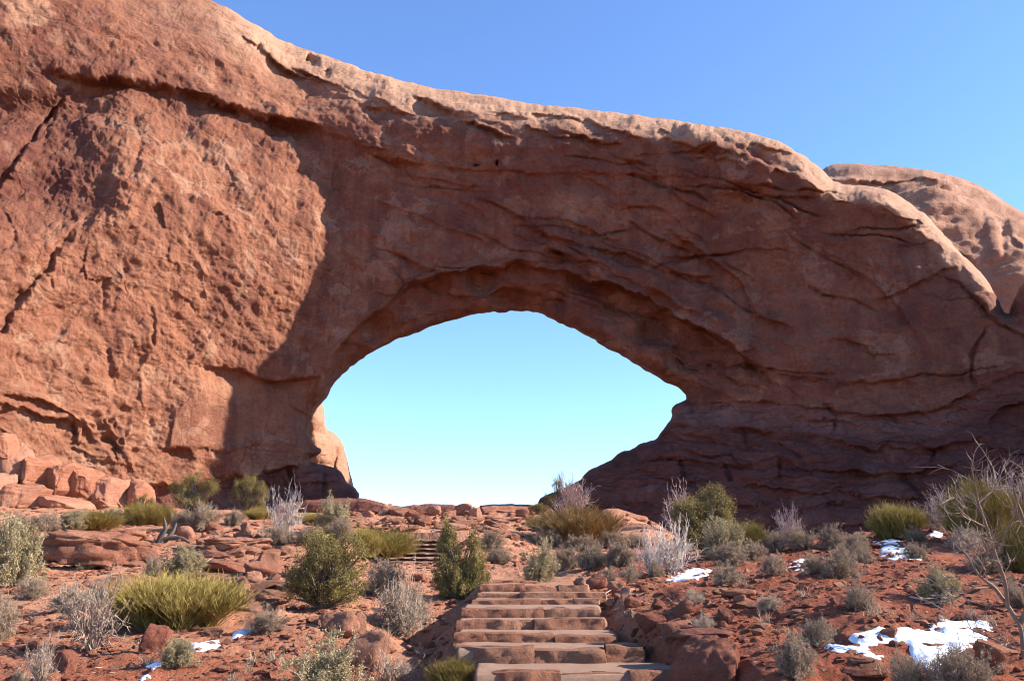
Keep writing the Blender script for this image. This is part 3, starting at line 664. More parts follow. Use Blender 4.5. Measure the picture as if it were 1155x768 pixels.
# gravel: nobody could count it
def gravel(name, n, ulo, uhi, vlo, vhi, smin, smax, mat, seed):
    r = np.random.default_rng(seed); V0, F0 = ICO[1]; vs_, fs_ = [], []
    y = np.exp(r.uniform(math.log(6.8), math.log(42), n)); u = r.uniform(ulo, uhi, n); x = (u-CX)/F_PX*y*1.03
    z = G(x, y); keep = ~((y < 19) & (y > 8.2) & (x > np.interp(y, SD, SLX)-.1) & (x < np.interp(y, SD, SRX)+.1))
    cl = fbm(np.stack([x*.9, y*.9, x*0], -1), 3, seed); keep &= cl > r.uniform(-.5, .35, n)
    x, y, z = x[keep], y[keep], z[keep]; m = len(x)
    s = smin*(smax/smin)**(r.random(m)**2.4)*(y/12)**.8
    sh = V0[None]*(1+.35*r.normal(size=(m, len(V0), 1)))*np.stack([s, s*r.uniform(.5, 1, m), s*r.uniform(.3, .7, m)], -1)[:, None]
    a = r.uniform(0, 6.3, m); ca, sa = np.cos(a)[:, None], np.sin(a)[:, None]
    X_ = sh[..., 0]*ca-sh[..., 1]*sa; Y_ = sh[..., 0]*sa+sh[..., 1]*ca
    P = np.stack([X_+x[:, None], Y_+y[:, None], sh[..., 2]+z[:, None]], -1).reshape(-1, 3)
    Fa = (F0[None]+(np.arange(m)*len(V0))[:, None, None]).reshape(-1, 3)
    o = link(name, mesh(name, P, Fa, M[mat], False)); return tag(o, kind='stuff')
o = gravel('gravel', 24000, -60, 1220, 0, 0, .014, .085, 'rock', 21); tag(o, 'pale stone chips strewn over the dirt', 'gravel')
o = gravel('rubble', 18000, -60, 1220, 0, 0, .014, .085, 'redrock', 22); tag(o, 'dark red clods and grit strewn over the dirt', 'rubble')

# ------------------------------------------------------------------ the steps
def stone_block(x0, x1, y0, y1, z0, z1, seed, ch=0.):
    nx, ny, nz = max(4, int((x1-x0)/.045)), 5, 6
    P, Fc, off = [], [], 0
    def face(o, a, b, na, nb):
        nonlocal off
        A, B = np.meshgrid(np.linspace(0, 1, na+1), np.linspace(0, 1, nb+1)); p = np.array(o)+A[..., None]*np.array(a)+B[..., None]*np.array(b)
        P.append(p.reshape(-1, 3)); I = np.arange((na+1)*(nb+1)).reshape(nb+1, na+1)+off; off += I.size
        Fc.append(np.stack([I[:-1, :-1], I[:-1, 1:], I[1:, 1:], I[1:, :-1]], -1).reshape(-1, 4))
    dx, dy, dz = x1-x0, y1-y0, z1-z0
    face((x0, y0, z0), (dx, 0, 0), (0, 0, dz), nx, nz); face((x0, y0, z1), (dx, 0, 0), (0, dy, 0), nx, ny)
    face((x0, y1, z0), (0, -dy, 0), (0, 0, dz), ny, nz); face((x1, y0, z0), (0, dy, 0), (0, 0, dz), ny, nz); face((x1, y1, z0), (-dx, 0, 0), (0, 0, dz), nx, nz)
    P = np.concatenate(P); c = np.array([(x0+x1)/2, (y0+y1)/2, (z0+z1)/2]); h = np.array([dx, dy, dz])/2
    q = P-c; r_ = .013; inner = np.clip(q, -(h-r_), h-r_); dv = q-inner; L = np.linalg.norm(dv, axis=1, keepdims=True)
    P = c+inner+np.where(L > 0, dv/np.maximum(L, 1e-9)*np.minimum(L, r_), 0)
    P[:, 1] += (P[:, 2]-z0)*.33*(q[:, 1] < 0)              # the face leans back
    if ch: P[:, 1] += ss(x0+.32, x0, P[:, 0])*ch
    k = np.array([1, 1, 1.4]); amp = .026
    P = P+np.stack([vn(P*9*k+seed, 1)*amp*.3, (vn(P*2.5*k+seed, 7)*1.1+vn(P*7*k+seed, 2)*.9+vn(P*19*k+seed, 3)*.6)*amp, (vn(P*[5, 5, 0]+seed, 4))*amp*.6], -1)
    return P, np.concatenate(Fc)
stair = link('stone_staircase', None, loc=(0, 8.5, -1.2)); tag(stair, 'rough sandstone block stairs with gravel treads climbing towards the arch', 'stairs')
OFF = np.array([0, 8.5, -1.2]); rs = np.random.default_rng(77)
SPL = [[.42, .74], [.43, .80], [.62], [.52], [.60], [.55, .8], [.33, .68], [.42, .72]]
for k, (d, z, xl, xr) in enumerate(STEPS):
    nz = STEPS[k-1][1] if k else z-.2
    nd = STEPS[k+1][0] if k < 7 else 14.4
    cuts = [0]+SPL[k]+[1]; xs = [xl+(xr-xl)*c for c in cuts]
    e = link('step', None, stair)
    lo = nz-.06
    for j in range(len(xs)-1):
        vv, ff = stone_block(xs[j]+.002, xs[j+1]-.002, d+rs.normal(0, .028), d+.26, lo, z+rs.normal(0, .012), k*9+j, .22 if (j == 0 and k < 2) else 0)
        link('riser_block', mesh('riser_block', vv-OFF, ff, M['step'], True), e)
    # gravel tread behind the blocks
    n1, n2 = 60, 16; A, B = np.meshgrid(np.linspace(xl+.03, xr+.02, n1), np.linspace(d+.10, nd+.05, n2)); pz = z-.004+.012*fbm(np.stack([A*3, B*3, A*0+k], -1), 3, 3)+ss(d+.3, d+.12, B)*-.03
    P = np.stack([A, B, pz], -1).reshape(-1, 3); I = np.arange(n1*n2).reshape(n2, n1)
    q = np.stack([I[:-1, :-1], I[:-1, 1:], I[1:, 1:], I[1:, :-1]], -1).reshape(-1, 4)
    P2 = np.concatenate([P, P-np.array([0, 0, .15])]); q2 = q[:, ::-1]+len(P)
    ring = np.concatenate([I[0, :], I[1:, -1], I[-1, -2::-1], I[-2:0:-1, 0]]); rn = np.roll(ring, -1); side = np.stack([ring+len(P), rn+len(P), rn, ring], -1)
    link('tread', mesh('tread', P2-OFF, np.concatenate([q, q2, side]), M['gravel'], True), e)
p = [(-.42, .20, 14.6), (-.2, .25, 15.6)]
for k, (x0, x1, y0, z) in enumerate([(-.45, .10, 14.2, -.30), (.12, .42, 14.25, -.31)]):
    vv, ff = stone_block(x0, x1, y0, y0+.3, -.45, z, 90+k); o = link('stone_slab', mesh('stone_slab', vv-np.array([x0, y0, z]), ff, M['rock'], True), loc=(x0, y0, z))
    tag(o, ['long flat stone laid at the head of the stairs beside the juniper', 'short flat stone laid at the head of the stairs below the pale bush'][k], 'stone slab')
# upper flight behind the juniper
st2 = link('stone_staircase', None, loc=(-2.6, 27, 0)); tag(st2, 'shaded upper flight of long stone risers left of the twin topped juniper', 'stairs')
O2 = np.array([-2.6, 27, 0.])
for k in range(8):
    d = 27+.55*k; z = zat(640-5.0*k, d); xa = float(ray(428, 620, d)[0]); xb = float(ray(505, 620, d)[0])
    vv, ff = stone_block(xa, xb, d, d+.6, z-.5, z, 200+k); e = link('step', mesh('step', vv-O2, ff, M['step'], True), st2)
    if k < 7: vv, ff = stone_block(xa-.04, xb+.04, d-.11, d+.45, z-.004, z+.05, 260+k); link('tread', mesh('tread', vv-O2, ff, M['gravel'], True), e)
d = 30.6
for k, (u0, u1, v0, v1, lb) in enumerate([(440, 506, 609, 600.5, 'long pale capping block across the head of the upper stairs'), (507, 542, 613, 597.5, 'bright pale square block right of the twin topped juniper')]):
    xa, xb = float(ray(u0, v0, d)[0]), float(ray(u1, v0, d)[0]); za, zb = zat(v0, d)-.3, zat(v1, d)
    vv, ff = stone_block(xa, xb, d-.2+k*.1, d+1.1, za, zb, 300+k); o = link('stone_slab', mesh('stone_slab', vv-np.array([xa, d, za]), ff, M['dome'], True), loc=(xa, d, za)); o.rotation_euler.z = .55*k; tag(o, lb, 'stone block')

# ------------------------------------------------------------------ snow
def snow(poly, label, seed):
    W = np.array([on_ground(u, v)[:2] for u, v in poly]); lo, hi = W.min(0)-.15, W.max(0)+.15
    h = max(.012, min(.05, (hi-lo).max()/110)); A, B = np.meshgrid(np.arange(lo[0], hi[0], h), np.arange(lo[1], hi[1], h))
    sd = sdf(A, B, chaikin(W)); q = np.stack([A, B, A*0], -1); sd = sd+.05*(np.ptp(W[:, 1]) < .9); sf = min(1, np.ptp(W[:, 1])/1.5); s = sd+.10*vn(q*3, seed)+.16*fbm(q*7, 4, seed+1, .65)*sf-.10*sf*np.maximum(0, fbm(q*np.array([1.5, 5, 1]), 3, seed+5))*3*ss(1.0, .2, sd)
    g_ = G(A, B); s = s-ss(.02, .07, g_-blur(blur(g_, 6, 0), 6, 1))*.3
    top = g_+.035*np.sqrt(np.clip(s/.12, 0, 1))+.012*fbm(q*7, 3, 3)-.010; c = (s[:-1, :-1]+s[1:, 1:]+s[1:, :-1]+s[:-1, 1:]) > 0
    if not c.any(): return
    n = A.size; I = np.arange(n).reshape(A.shape); Q = np.stack([I[:-1, :-1], I[:-1, 1:], I[1:, 1:], I[1:, :-1]], -1)[c]
    P = np.concatenate([np.stack([A, B, top], -1).reshape(-1, 3), np.stack([A, B, g_-.03], -1).reshape(-1, 3)])
    u_, cnt = None, None
    E = np.sort(np.concatenate([Q[:, [0, 1]], Q[:, [1, 2]], Q[:, [2, 3]], Q[:, [3, 0]]]), 1); D = np.concatenate([Q[:, [0, 1]], Q[:, [1, 2]], Q[:, [2, 3]], Q[:, [3, 0]]])
    key = E[:, 0].astype(np.int64)*n+E[:, 1]; uq, fi, ct = np.unique(key, return_index=True, return_counts=True); b = D[fi[ct == 1]]
    S = np.stack([b[:, 0]+n, b[:, 1]+n, b[:, 1], b[:, 0]], -1)
    v_, f_, _ = compact(P, np.concatenate([Q, Q[:, ::-1]+n, S]), {}); c0 = v_.mean(0)
    o = link('snow_patch', mesh('snow_patch', v_-c0, f_, M['snow'], True), loc=c0); tag(o, label, 'snow patch', 'snow patches')
snow([(745, 652), (765, 645), (790, 640), (803, 642), (798, 650), (775, 656)], 'long thin snow patch beside the bleached bare bush', 1)
snow([(888, 634), (903, 630), (915, 632), (905, 636)], 'tiny upper snow streak left of the dense grey bushes', 2)
snow([(888, 640), (905, 637), (912, 641), (900, 644)], 'tiny lower snow streak left of the dense grey bushes', 3)
snow([(986, 612), (1004, 606), (1016, 611), (1012, 620), (1042, 624), (1036, 632), (992, 633), (1000, 621)], 'forked snow patch between low bushes on the right slope', 4)
snow([(1040, 604), (1052, 599), (1064, 602), (1058, 608)], 'small snow patch highest on the right slope', 5)
snow([(926, 740), (958, 722), (990, 712), (1030, 709), (1075, 701), (1116, 708), (1104, 722), (1090, 736), (1072, 752), (1048, 765), (1024, 750), (1002, 728), (966, 740)], 'large snow patch spread over the lower right slope', 6)
snow([(150, 772), (165, 752), (186, 744), (190, 752), (172, 762), (160, 775)], 'narrow snow streak at the bottom left below the small round bush', 7)
snow([(214, 733), (230, 724), (248, 719), (246, 727), (232, 732)], 'short snow streak right of the small round bush', 8)
snow([(262, 718), (276, 709), (280, 712), (268, 720)], 'tiny snow sliver at the lower left near a pale stone', 9)

# ------------------------------------------------------------------ plants
def tubes(p0, p1, r0, r1):
    d = p1-p0; d /= np.linalg.norm(d, axis=1, keepdims=True)+1e-9
    a = np.cross(d, np.where(np.abs(d[:, 2:3]) < .9, np.array([[0, 0, 1.]]), np.array([[1., 0, 0]]))); a /= np.linalg.norm(a, axis=1, keepdims=True); b = np.cross(d, a)
    V_ = []
    for p, r in ((p0, r0), (p1, r1)):
        for k in range(3):
            t = k*2.0944; V_.append(p+(a*math.cos(t)+b*math.sin(t))*np.asarray(r)[:, None])
    V_ = np.stack(V_, 1); n = len(p0)
    q = np.array([[0, 1, 4, 3], [1, 2, 5, 4], [2, 0, 3, 5]]); F_ = (q[None]+(np.arange(n)*6)[:, None, None]).reshape(-1, 4)
    return V_.reshape(-1, 3), F_
def unit(v): return v/(np.linalg.norm(v, axis=-1, keepdims=True)+1e-9)
def grow(r, o, d, L, nseg, rad, wander, lift=0., droop=0.):
    """polylines: origins o, directions d, lengths L -> list of segment arrays and the node positions"""
    P = [o]; dd = d.copy()
    for k in range(nseg):
        dd = unit(dd+r.normal(size=d.shape)*wander+np.array([0, 0, lift-droop*k/nseg])); P.append(P[-1]+dd*(L/nseg)[:, None])
    P = np.stack(P, 1); t = np.linspace(1, .35, nseg+1)
    R0 = (rad[:, None]*t[None, :-1]).ravel(); R1 = (rad[:, None]*t[None, 1:]).ravel()
    return P, (P[:, :-1].reshape(-1, 3), P[:, 1:].reshape(-1, 3), R0, R1)
def children_of(r, P, n, lo, spread, L, lsd=.3):
    m, k, _ = P.shape; t = r.uniform(lo, .98, (m, n))*(k-1); i = np.minimum(t.astype(int), k-2); f = (t-i)[..., None]
    A = P[np.arange(m)[:, None], i]; B = P[np.arange(m)[:, None], i+1]; o = A+(B-A)*f; d = unit(unit(B-A)+r.normal(size=o.shape)*spread)
    return o.reshape(-1, 3), d.reshape(-1, 3), L*np.exp(r.normal(0, lsd, m*n))
def cat_(parts): return tuple(np.concatenate([p[k] for p in parts]) for k in range(4))
def leaves(r, c, s, asp=2., up=.0):
    n = len(c); d = unit(r.normal(size=(n, 3))+np.array([0, 0, up])); a = unit(np.cross(d, r.normal(size=(n, 3)))); L = (s*np.exp(r.normal(0, .25, n)))[:, None]
    V_ = np.stack([c-a*L/asp*.5, c+a*L/asp*.5, c+d*L+a*L*.12, c+d*L*.9-a*L*.12], 1).reshape(-1, 3); F_ = (np.arange(4)[None]+(np.arange(n)*4)[:, None])
    return V_, F_
def rnd_attr(r, nv, per): return {'rnd': np.repeat(r.random(nv//per+1), per)[:nv]}
def dome_dirs(r, n, maxa, w_=1.):
    a = r.uniform(0, 2*math.pi, n); t = np.arccos(1-r.random(n)*(1-math.cos(maxa))); return np.stack([np.sin(t)*np.cos(a), np.sin(t)*np.sin(a), np.cos(t)], -1), t
TPL = {}
def shrub_tpl(kind, seed):
    """unit size: one wide, one high; returns [(part name, mesh)]"""
    if (kind, seed) in TPL: return TPL[kind, seed]
    r = np.random.default_rng(seed*31+hash(kind) % 1 + len(kind)*7)
    out = []
    if kind in ('grey', 'sage', 'straw', 'shade', 'tangle'):
        n = 46; d, t = dome_dirs(r, n, 1.45); L = r.uniform(.45, 1.0, n)*(1-.32*np.abs(np.sin(d[:, 0]*3+seed)+.5*np.sin(d[:, 1]*5+seed*2)))
        sc = np.array([.52, .52, .95]); o = np.stack([r.normal(0, .05, n), r.normal(0, .05, n), np.zeros(n)], -1)
        P0, s0 = grow(r, o, d, L, 5, np.full(n, .011), .16, .04)
        o1, d1, L1 = children_of(r, P0, 9, .25, .55, .26); P1, s1 = grow(r, o1, d1, L1, 3, np.full(len(o1), .006), .22, .05)
        o2, d2, L2 = children_of(r, P1, 5, .2, .7, .10); P2, s2 = grow(r, o2, d2, L2, 2, np.full(len(o2), .0042), .3, .03)
        a, b, r0, r1 = cat_([s0, s1, s2]); a = a*sc; b = b*sc; ok = (a[:, 2] > -.03)
        V_, F_ = tubes(a[ok], b[ok], r0[ok]*.8, r1[ok]*.8)
        tw = {'grey': 'twig', 'sage': 'twig', 'straw': 'pink_twig', 'shade': 'twig', 'tangle': 'twig'}[kind]; out.append(('branches', mesh('branches', V_, F_, M[tw], False, rnd_attr(r, len(V_), 6))))
        per = {'grey': 5, 'sage': 9, 'straw': 5, 'shade': 7, 'tangle': 1}[kind]
        c = np.repeat(P2[:, 1:].reshape(-1, 3)*sc, per, 0)+r.normal(0, .014, (len(P2)*2*per, 3)); c = c[c[:, 2] > .02]
        V_, F_ = leaves(r, c, .017 if kind != 'sage' else .019, 2.2, .6)
        lm = {'grey': 'greyleaf', 'sage': 'sage', 'straw': 'straw', 'shade': 'greyleaf', 'tangle': 'straw'}[kind]; out.append(('foliage', mesh('foliage', V_, F_, M[lm], False, rnd_attr(r, len(V_), 4))))
    elif kind in ('tea', 'orange'):
        nc = 34; ca = r.uniform(0, 6.28, nc); cr = .40*np.sqrt(r.random(nc)); C_ = np.stack([np.cos(ca)*cr, np.sin(ca)*cr, 0*ca], -1)
        per = 36; o = np.repeat(C_, per, 0)+r.normal(0, .035, (nc*per, 3))*[1, 1, 0]; d = unit(np.repeat(C_, per, 0)*1.0+r.normal(0, .27, (nc*per, 3))*[1, 1, .3]+[0, 0, 1.15])
        hh = np.repeat(1-.5*(cr/.4)**2+.10*r.normal(size=nc), per)*r.uniform(.66, .84, nc*per)
        P0, s0 = grow(r, o, d, hh, 4, np.full(nc*per, .004), .08, .04)
        o1, d1, L1 = children_of(r, P0, 5, .35, .28, .16); P1, s1 = grow(r, o1, d1, L1, 2, np.full(len(o1), .0026), .08, .12)
        o2, d2, L2 = children_of(r, P1, 3, .2, .3, .09); P2, s2 = grow(r, o2, d2, L2, 1, np.full(len(o2), .0022), .08, .12)
        V_, F_ = tubes(*cat_([s1, s2])); out.append(('foliage', mesh('foliage', V_, F_, M[kind], False, rnd_attr(r, len(V_), 6))))
        V_, F_ = tubes(*s0); out.append(('branches', mesh('branches', V_, F_, M[kind], False, rnd_attr(r, len(V_), 6))))
    elif kind in ('bare', 'pink', 'bare_grey'):
        n = 26; d, t = dome_dirs(r, n, 1.05); L = r.uniform(.6, 1.0, n); sc = np.array([.6, .6, 1.])
        P0, s0 = grow(r, r.normal(0, .03, (n, 3))*[1, 1, 0], d, L, 7, np.full(n, .013), .17, .03)
        o1, d1, L1 = children_of(r, P0, 7, .2, .5, .30); P1, s1 = grow(r, o1, d1, L1, 4, np.full(len(o1), .0075), .2, .05)
        o2, d2, L2 = children_of(r, P1, 4, .2, .6, .13); P2, s2 = grow(r, o2, d2, L2, 2, np.full(len(o2), .005), .25, .04)
        a, b, r0, r1 = cat_([s0, s1, s2]); V_, F_ = tubes(a*sc, b*sc, r0*.85, r1*.85)
        out.append(('branches', mesh('branches', V_, F_, M[{'bare': 'white_twig', 'pink': 'pink_twig', 'bare_grey': 'twig'}[kind]], False, rnd_attr(r, len(V_), 6))))
    TPL[kind, seed] = out; return out
def juniper_tpl(key, lobes, seed, mat='juniper', nclump=230, leaf=.015, dens=130, gap=.0):
    if key in TPL: return TPL[key]
    r = np.random.default_rng(seed); lobes = np.array(lobes, float)  # x, z, rx, rz of each lobe
    vol = lobes[:, 2]**2*lobes[:, 3]; pick = r.choice(len(lobes), nclump, p=vol/vol.sum()); q = unit(r.normal(size=(nclump, 3)))*(r.random(nclump)**.45)[:, None]
    yy = r.normal(0, .04, len(lobes))
    C_ = np.stack([lobes[pick, 0]+q[:, 0]*lobes[pick, 2], yy[pick]+q[:, 1]*lobes[pick, 2]*.95, lobes[pick, 1]+q[:, 2]*lobes[pick, 3]], -1); C_ = C_[C_[:, 2] > .04]; nclump = len(C_)
    base = np.array([0, 0, 0.]); dirs = unit(C_-np.array([0, 0, .15])*1.0)
    # limbs reach to the clumps
    mid = C_*np.array([.45, .45, .55])+r.normal(0, .03, C_.shape); st = np.tile(base, (nclump, 1))+r.normal(0, .015, C_.shape)*[1, 1, 0]
    rd = r.uniform(.006, .014, nclump); V1, F1 = tubes(np.concatenate([st, mid]), np.concatenate([mid, C_]), np.concatenate([rd*1.5, rd]), np.concatenate([rd, rd*.35]))
    out = [('trunk', mesh('trunk', V1, F1, M['bark'], False, rnd_attr(r, len(V1), 6)))]
    sz = r.uniform(.03, .075, nclump); nb = dens; c = np.repeat(C_, nb, 0); off = r.normal(size=c.shape)*np.repeat(sz, nb)[:, None]*np.array([.55, .55, .85])
    V_, F_ = leaves(r, c+off, leaf, 2., .9); rr2 = np.repeat(np.clip(.5+.25*r.normal(size=nclump), 0, 1), nb*4)
    rr2 = np.clip(rr2+.35*(np.repeat(off[:, 0]+off[:, 2], 4)/.06), 0, 1)*.0+rr2
    out.append(('crown', mesh('crown', V_, F_, M[mat], False, {'rnd': rr2})))
    TPL[key] = out; return out
pr = np.random.default_rng(123)
NAMES = {'grey': ('desert_shrub', 'shrub'), 'sage': ('sagebrush', 'shrub'), 'straw': ('dry_shrub', 'shrub'), 'shade': ('desert_shrub', 'shrub'), 'tangle': ('dry_shrub', 'shrub'), 'tea': ('broom_shrub', 'bush'), 'orange': ('broom_shrub', 'bush'),
         'bare': ('bare_shrub', 'bare shrub'), 'pink': ('bare_shrub', 'bare shrub'), 'bare_grey': ('bare_shrub', 'bare shrub')}
def plant(kind, u, v, w_, h, label, d=None, tpl=None, group=None):
    p = on_ground(u, v, d); s = p[1]/F_PX*1.03
    parts = tpl or shrub_tpl(kind, int(pr.integers(3)) + 1)
    name, cat = NAMES.get(kind, ('juniper', 'juniper'))
    if len(parts) == 1:
        e = link(name, parts[0][1]); els = [e]
    else:
        e = link(name, None)
        for nm, me in parts: link(nm, me, e)
    e.location = (p[0], p[1], p[2]-.02); e.scale = (w_*s, w_*s*.95, h*s*1.03)
    e.rotation_euler = (0, 0, 0 if tpl else pr.uniform(0, 6.28)); return tag(e, label, cat, group)
PL = [
 ('sage', 6, 662, 78, 92, 'tall grey green shrub cut by the left edge above the lower slope'),
 ('grey', -4, 722, 50, 56, 'grey shrub at the left edge below the tall grey green one'),
 ('grey', 36, 675, 46, 30, 'small pale grey shrub in front of the broad layered outcrop'),
 ('tangle', 80, 688, 64, 42, 'twiggy grey shrub before the pale flat topped slab'),
 ('bare_grey', 103, 736, 78, 82, 'leafless grey shrub with one tall curved twig in the lower left'),
 ('tea', 198, 704, 124, 56, 'wide yellow green bush, the largest on the left slope'),
 ('tea', 166, 702, 60, 42, 'yellow green clump at the left foot of the widest bush'),
 ('sage', 204, 652, 58, 40, 'olive shrub right behind the wide yellow green bush'),
 ('grey', 172, 652, 26, 30, 'small brown grey shrub left of the olive one under the stump'),
 ('sage', 99, 641, 34, 30, 'little grey green shrub in front of the broad outcrop'),
 ('sage', 198, 750, 48, 36, 'small round pale grey bush between two snow streaks'),
 ('bare_grey', 44, 776, 44, 52, 'thin leafless straw shrub beside the red angular boulder'),
 ('grey', 20, 775, 30, 20, 'tiny grey shrub in the bottom left corner'),
 ('grey', 20, 600, 44, 24, 'grey shrub below the rounded block at the left edge'),
 ('grey', 52, 599, 46, 24, 'second grey shrub of the row below the pale blocks'),
 ('sage', 84, 597, 40, 26, 'grey green shrub under the long low block'),
 ('tea', 107, 597, 50, 20, 'low green shrub in the middle of the row below the blocks'),
 ('sage', 128, 592, 34, 22, 'pale shrub at the right end of the row below the blocks'),
 ('tea', 161, 592, 34, 26, 'small yellow bush near the last upright block'),
 ('tea', 184, 593, 26, 22, 'smaller yellow bush right of another yellow one by the cliff foot'),
 ('shade', 148, 592, 20, 12, 'tiny dark shrub left of the two small yellow bushes'),
 ('grey', 226, 597, 52, 34, 'pale grey shrub below the left cliff juniper'),
 ('grey', 202, 598, 34, 26, 'grey shrub at the left of the left cliff juniper'),
 ('grey', 263, 593, 30, 20, 'round grey shrub at the foot of the right cliff juniper'),
 ('tea', 292, 586, 26, 14, 'low yellowish shrub between the right cliff juniper and the bleached shrub'),
 ('bare', 319, 606, 50, 58, 'bleached white leafless shrub standing left of the opening'),
 ('grey', 314, 615, 46, 30, 'grey shrub mound at the foot of the bleached white shrub'),
 ('grey', 346, 612, 32, 22, 'grey brown shrub right of the bleached white shrub'),
 ('tea', 350, 592, 40, 14, 'low yellow green shrub behind the bleached white shrub'),
 ('sage', 378, 601, 50, 46, 'tall olive grey shrub below the lit buttress'),
 ('grey', 386, 608, 46, 26, 'grey shrub at the foot of the tall olive grey one'),
 ('tea', 430, 634, 58, 36, 'yellow green bush right behind the big round juniper'),
 ('tea', 408, 628, 34, 30, 'small yellow green bush touching the round juniper'),
 ('tangle', 452, 712, 82, 78, 'large grey tangle of twigs left of the stairs'),
 ('grey', 432, 672, 60, 48, 'grey shrub behind the large tangle of twigs'),
 ('grey', 466, 700, 50, 44, 'grey brown shrub at the right of the large tangle of twigs'),
 ('grey', 300, 714, 56, 34, 'low grey shrub in front of the round juniper'),
 ('sage', 360, 800, 110, 84, 'large pale grey green shrub cut by the bottom edge'),
 ('tea', 512, 776, 44, 34, 'grassy yellow green tuft at the left of the lowest step'),
 ('bare_grey', 440, 776, 64, 36, 'low leafless twigs at the bottom between shrub and stairs'),
 ('sage', 609, 656, 48, 50, 'pale green feathery bush at the head of the stairs'),
 ('shade', 555, 622, 36, 32, 'shaded grey bush right of the bright square block'),
 ('shade', 564, 636, 40, 22, 'lower shaded bush beside the head of the stairs'),
 ('shade', 616, 616, 44, 26, 'shaded bush behind the pale feathery bush'),
 ('shade', 640, 642, 44, 34, 'shaded bush right of the pale feathery bush'),
 ('shade', 668, 640, 46, 34, 'shaded bush above the two small pale round bushes'),
 ('shade', 700, 640, 46, 36, 'shaded bush left of the bleached bush by the snow'),
 ('shade', 655, 622, 50, 24, 'shaded bush below the ochre bush'),
 ('shade', 690, 618, 42, 24, 'shaded bush under the sunlit layered outcrop'),
 ('grey', 718, 616, 36, 18, 'low brown bush at the right foot of the layered outcrop'),
 ('grey', 686, 658, 30, 20, 'small pale round bush nearest the stone pile by the steps'),
 ('grey', 709, 656, 30, 22, 'small pale round bush right of its twin by the steps'),
 ('orange', 655, 609, 80, 38, 'ochre bush on the crest right of the opening centre'),
 ('tea', 618, 597, 34, 16, 'low yellow bush left of the ochre bush'),
 ('bare', 760, 647, 64, 58, 'bleached bare bush with upright twigs beside the thin snow patch'),
 ('bare', 733, 648, 40, 46, 'smaller bleached bush left of the upright one'),
 ('grey', 742, 650, 26, 18, 'small grey bush under the bleached bare bush'),
 ('sage', 815, 630, 64, 54, 'tall feathery grey green shrub before the dark juniper'),
 ('tea', 843, 622, 34, 34, 'yellowish shrub at the right of the feathery grey green one'),
 ('shade', 776, 622, 44, 28, 'shaded shrub under the dark juniper'),
 ('grey', 820, 659, 44, 30, 'round brown bush right of the thin snow patch'),
 ('grey', 824, 637, 56, 28, 'wide brown bush behind the round one near the snow'),
 ('grey', 850, 632, 36, 24, 'grey bush wedged between wide brown bush and dark rock wall'),
 ('grey', 874, 648, 38, 27, 'round grey bush left of the tiny snow streaks'),
 ('grey', 872, 622, 42, 28, 'brown bush in the back row under the dark base strata'),
 ('grey', 905, 620, 44, 28, 'second brown bush in the back row under the dark strata'),
 ('grey', 940, 618, 46, 30, 'tall brown bush in the middle of the back row'),
 ('grey', 968, 622, 40, 26, 'brown bush at the right end of the back row'),
 ('grey', 920, 645, 38, 26, 'dense bush right of the tiny snow streaks'),
 ('grey', 946, 652, 58, 40, 'dense wide dark grey bush left of the forked snow patch'),
 ('grey', 972, 636, 34, 26, 'dense bush touching the forked snow patch'),
 ('grey', 971, 688, 50, 37, 'round pale grey bush alone on the bare red slope'),
 ('sage', 1058, 680, 56, 44, 'round olive bush alone on the slope left of the bare tree'),
 ('tea', 1012, 606, 50, 38, 'yellow bush against the dark strata on the right'),
 ('grey', 1034, 612, 36, 20, 'low bush between the yellow bush and the small snow patch'),
 ('grey', 1034, 630, 38, 22, 'low bush right of the forked snow patch'),
 ('pink', 1062, 600, 60, 42, 'pinkish leafless bush between the two yellow bushes'),
 ('straw', 1092, 622, 48, 34, 'tan dry bush left of the large yellow green bush'),
 ('grey', 1112, 644, 56, 32, 'grey bush below the tan dry bush'),
 ('tea', 1112, 610, 70, 66, 'large yellow green bush at the upper right behind the bare tree'),
 ('tea', 1152, 642, 54, 54, 'yellow green bush cut by the right edge'),
 ('bare', 1134, 596, 50, 66, 'bleached branches rising behind the large yellow green bush'),
 ('grey', 1150, 684, 40, 34, 'grey bush at the right edge under the bare tree'),
 ('grey', 896, 764, 56, 56, 'upright brown grey bush in the lower right near the buried boulder'),
 ('grey', 922, 728, 48, 34, 'grey brown bush left of the large snow patch'),
 ('straw', 782, 682, 34, 24, 'sparse pinkish shrub on the slope just right of the stairs'),
 ('straw', 868, 690, 34, 22, 'sparse straw shrub in the middle of the red slope'),
 ('straw', 795, 712, 34, 22, 'dry tuft hanging over the bank beside the stairs'),
 ('grey', 1095, 784, 84, 62, 'brown bush at the bottom edge below the large snow patch'),
 ('grey', 1026, 784, 60, 52, 'grey bush at the bottom edge left of the brown one'),
 ('bare_grey', 1060, 780, 50, 40, 'leafless bush between the two bushes on the bottom edge'),
 ('pink', 892, 612, 40, 40, 'leafless bush rising behind the back row of brown bushes'),
]
for k_, u, v, w_, h, lb in PL: plant(k_, u, v, w_, h, lb)
J = juniper_tpl
plant('j', 364, 686, 100, 82, 'big round juniper bush on the slope left of the stairs', tpl=J('round', [(0, .5, .40, .44), (-.25, .35, .24, .3), (.22, .62, .26, .3), (.05, .25, .45, .22), (-.1, .75, .2, .2)], 1, nclump=330))
plant('j', 518, 674, 64, 80, 'twin topped green juniper at the left of the upper steps', tpl=J('twin', [(-.20, .45, .24, .45), (-.17, .8, .13, .22), (.24, .38, .25, .38), (.26, .7, .13, .2), (0, .22, .42, .2)], 2, nclump=330, leaf=.017))
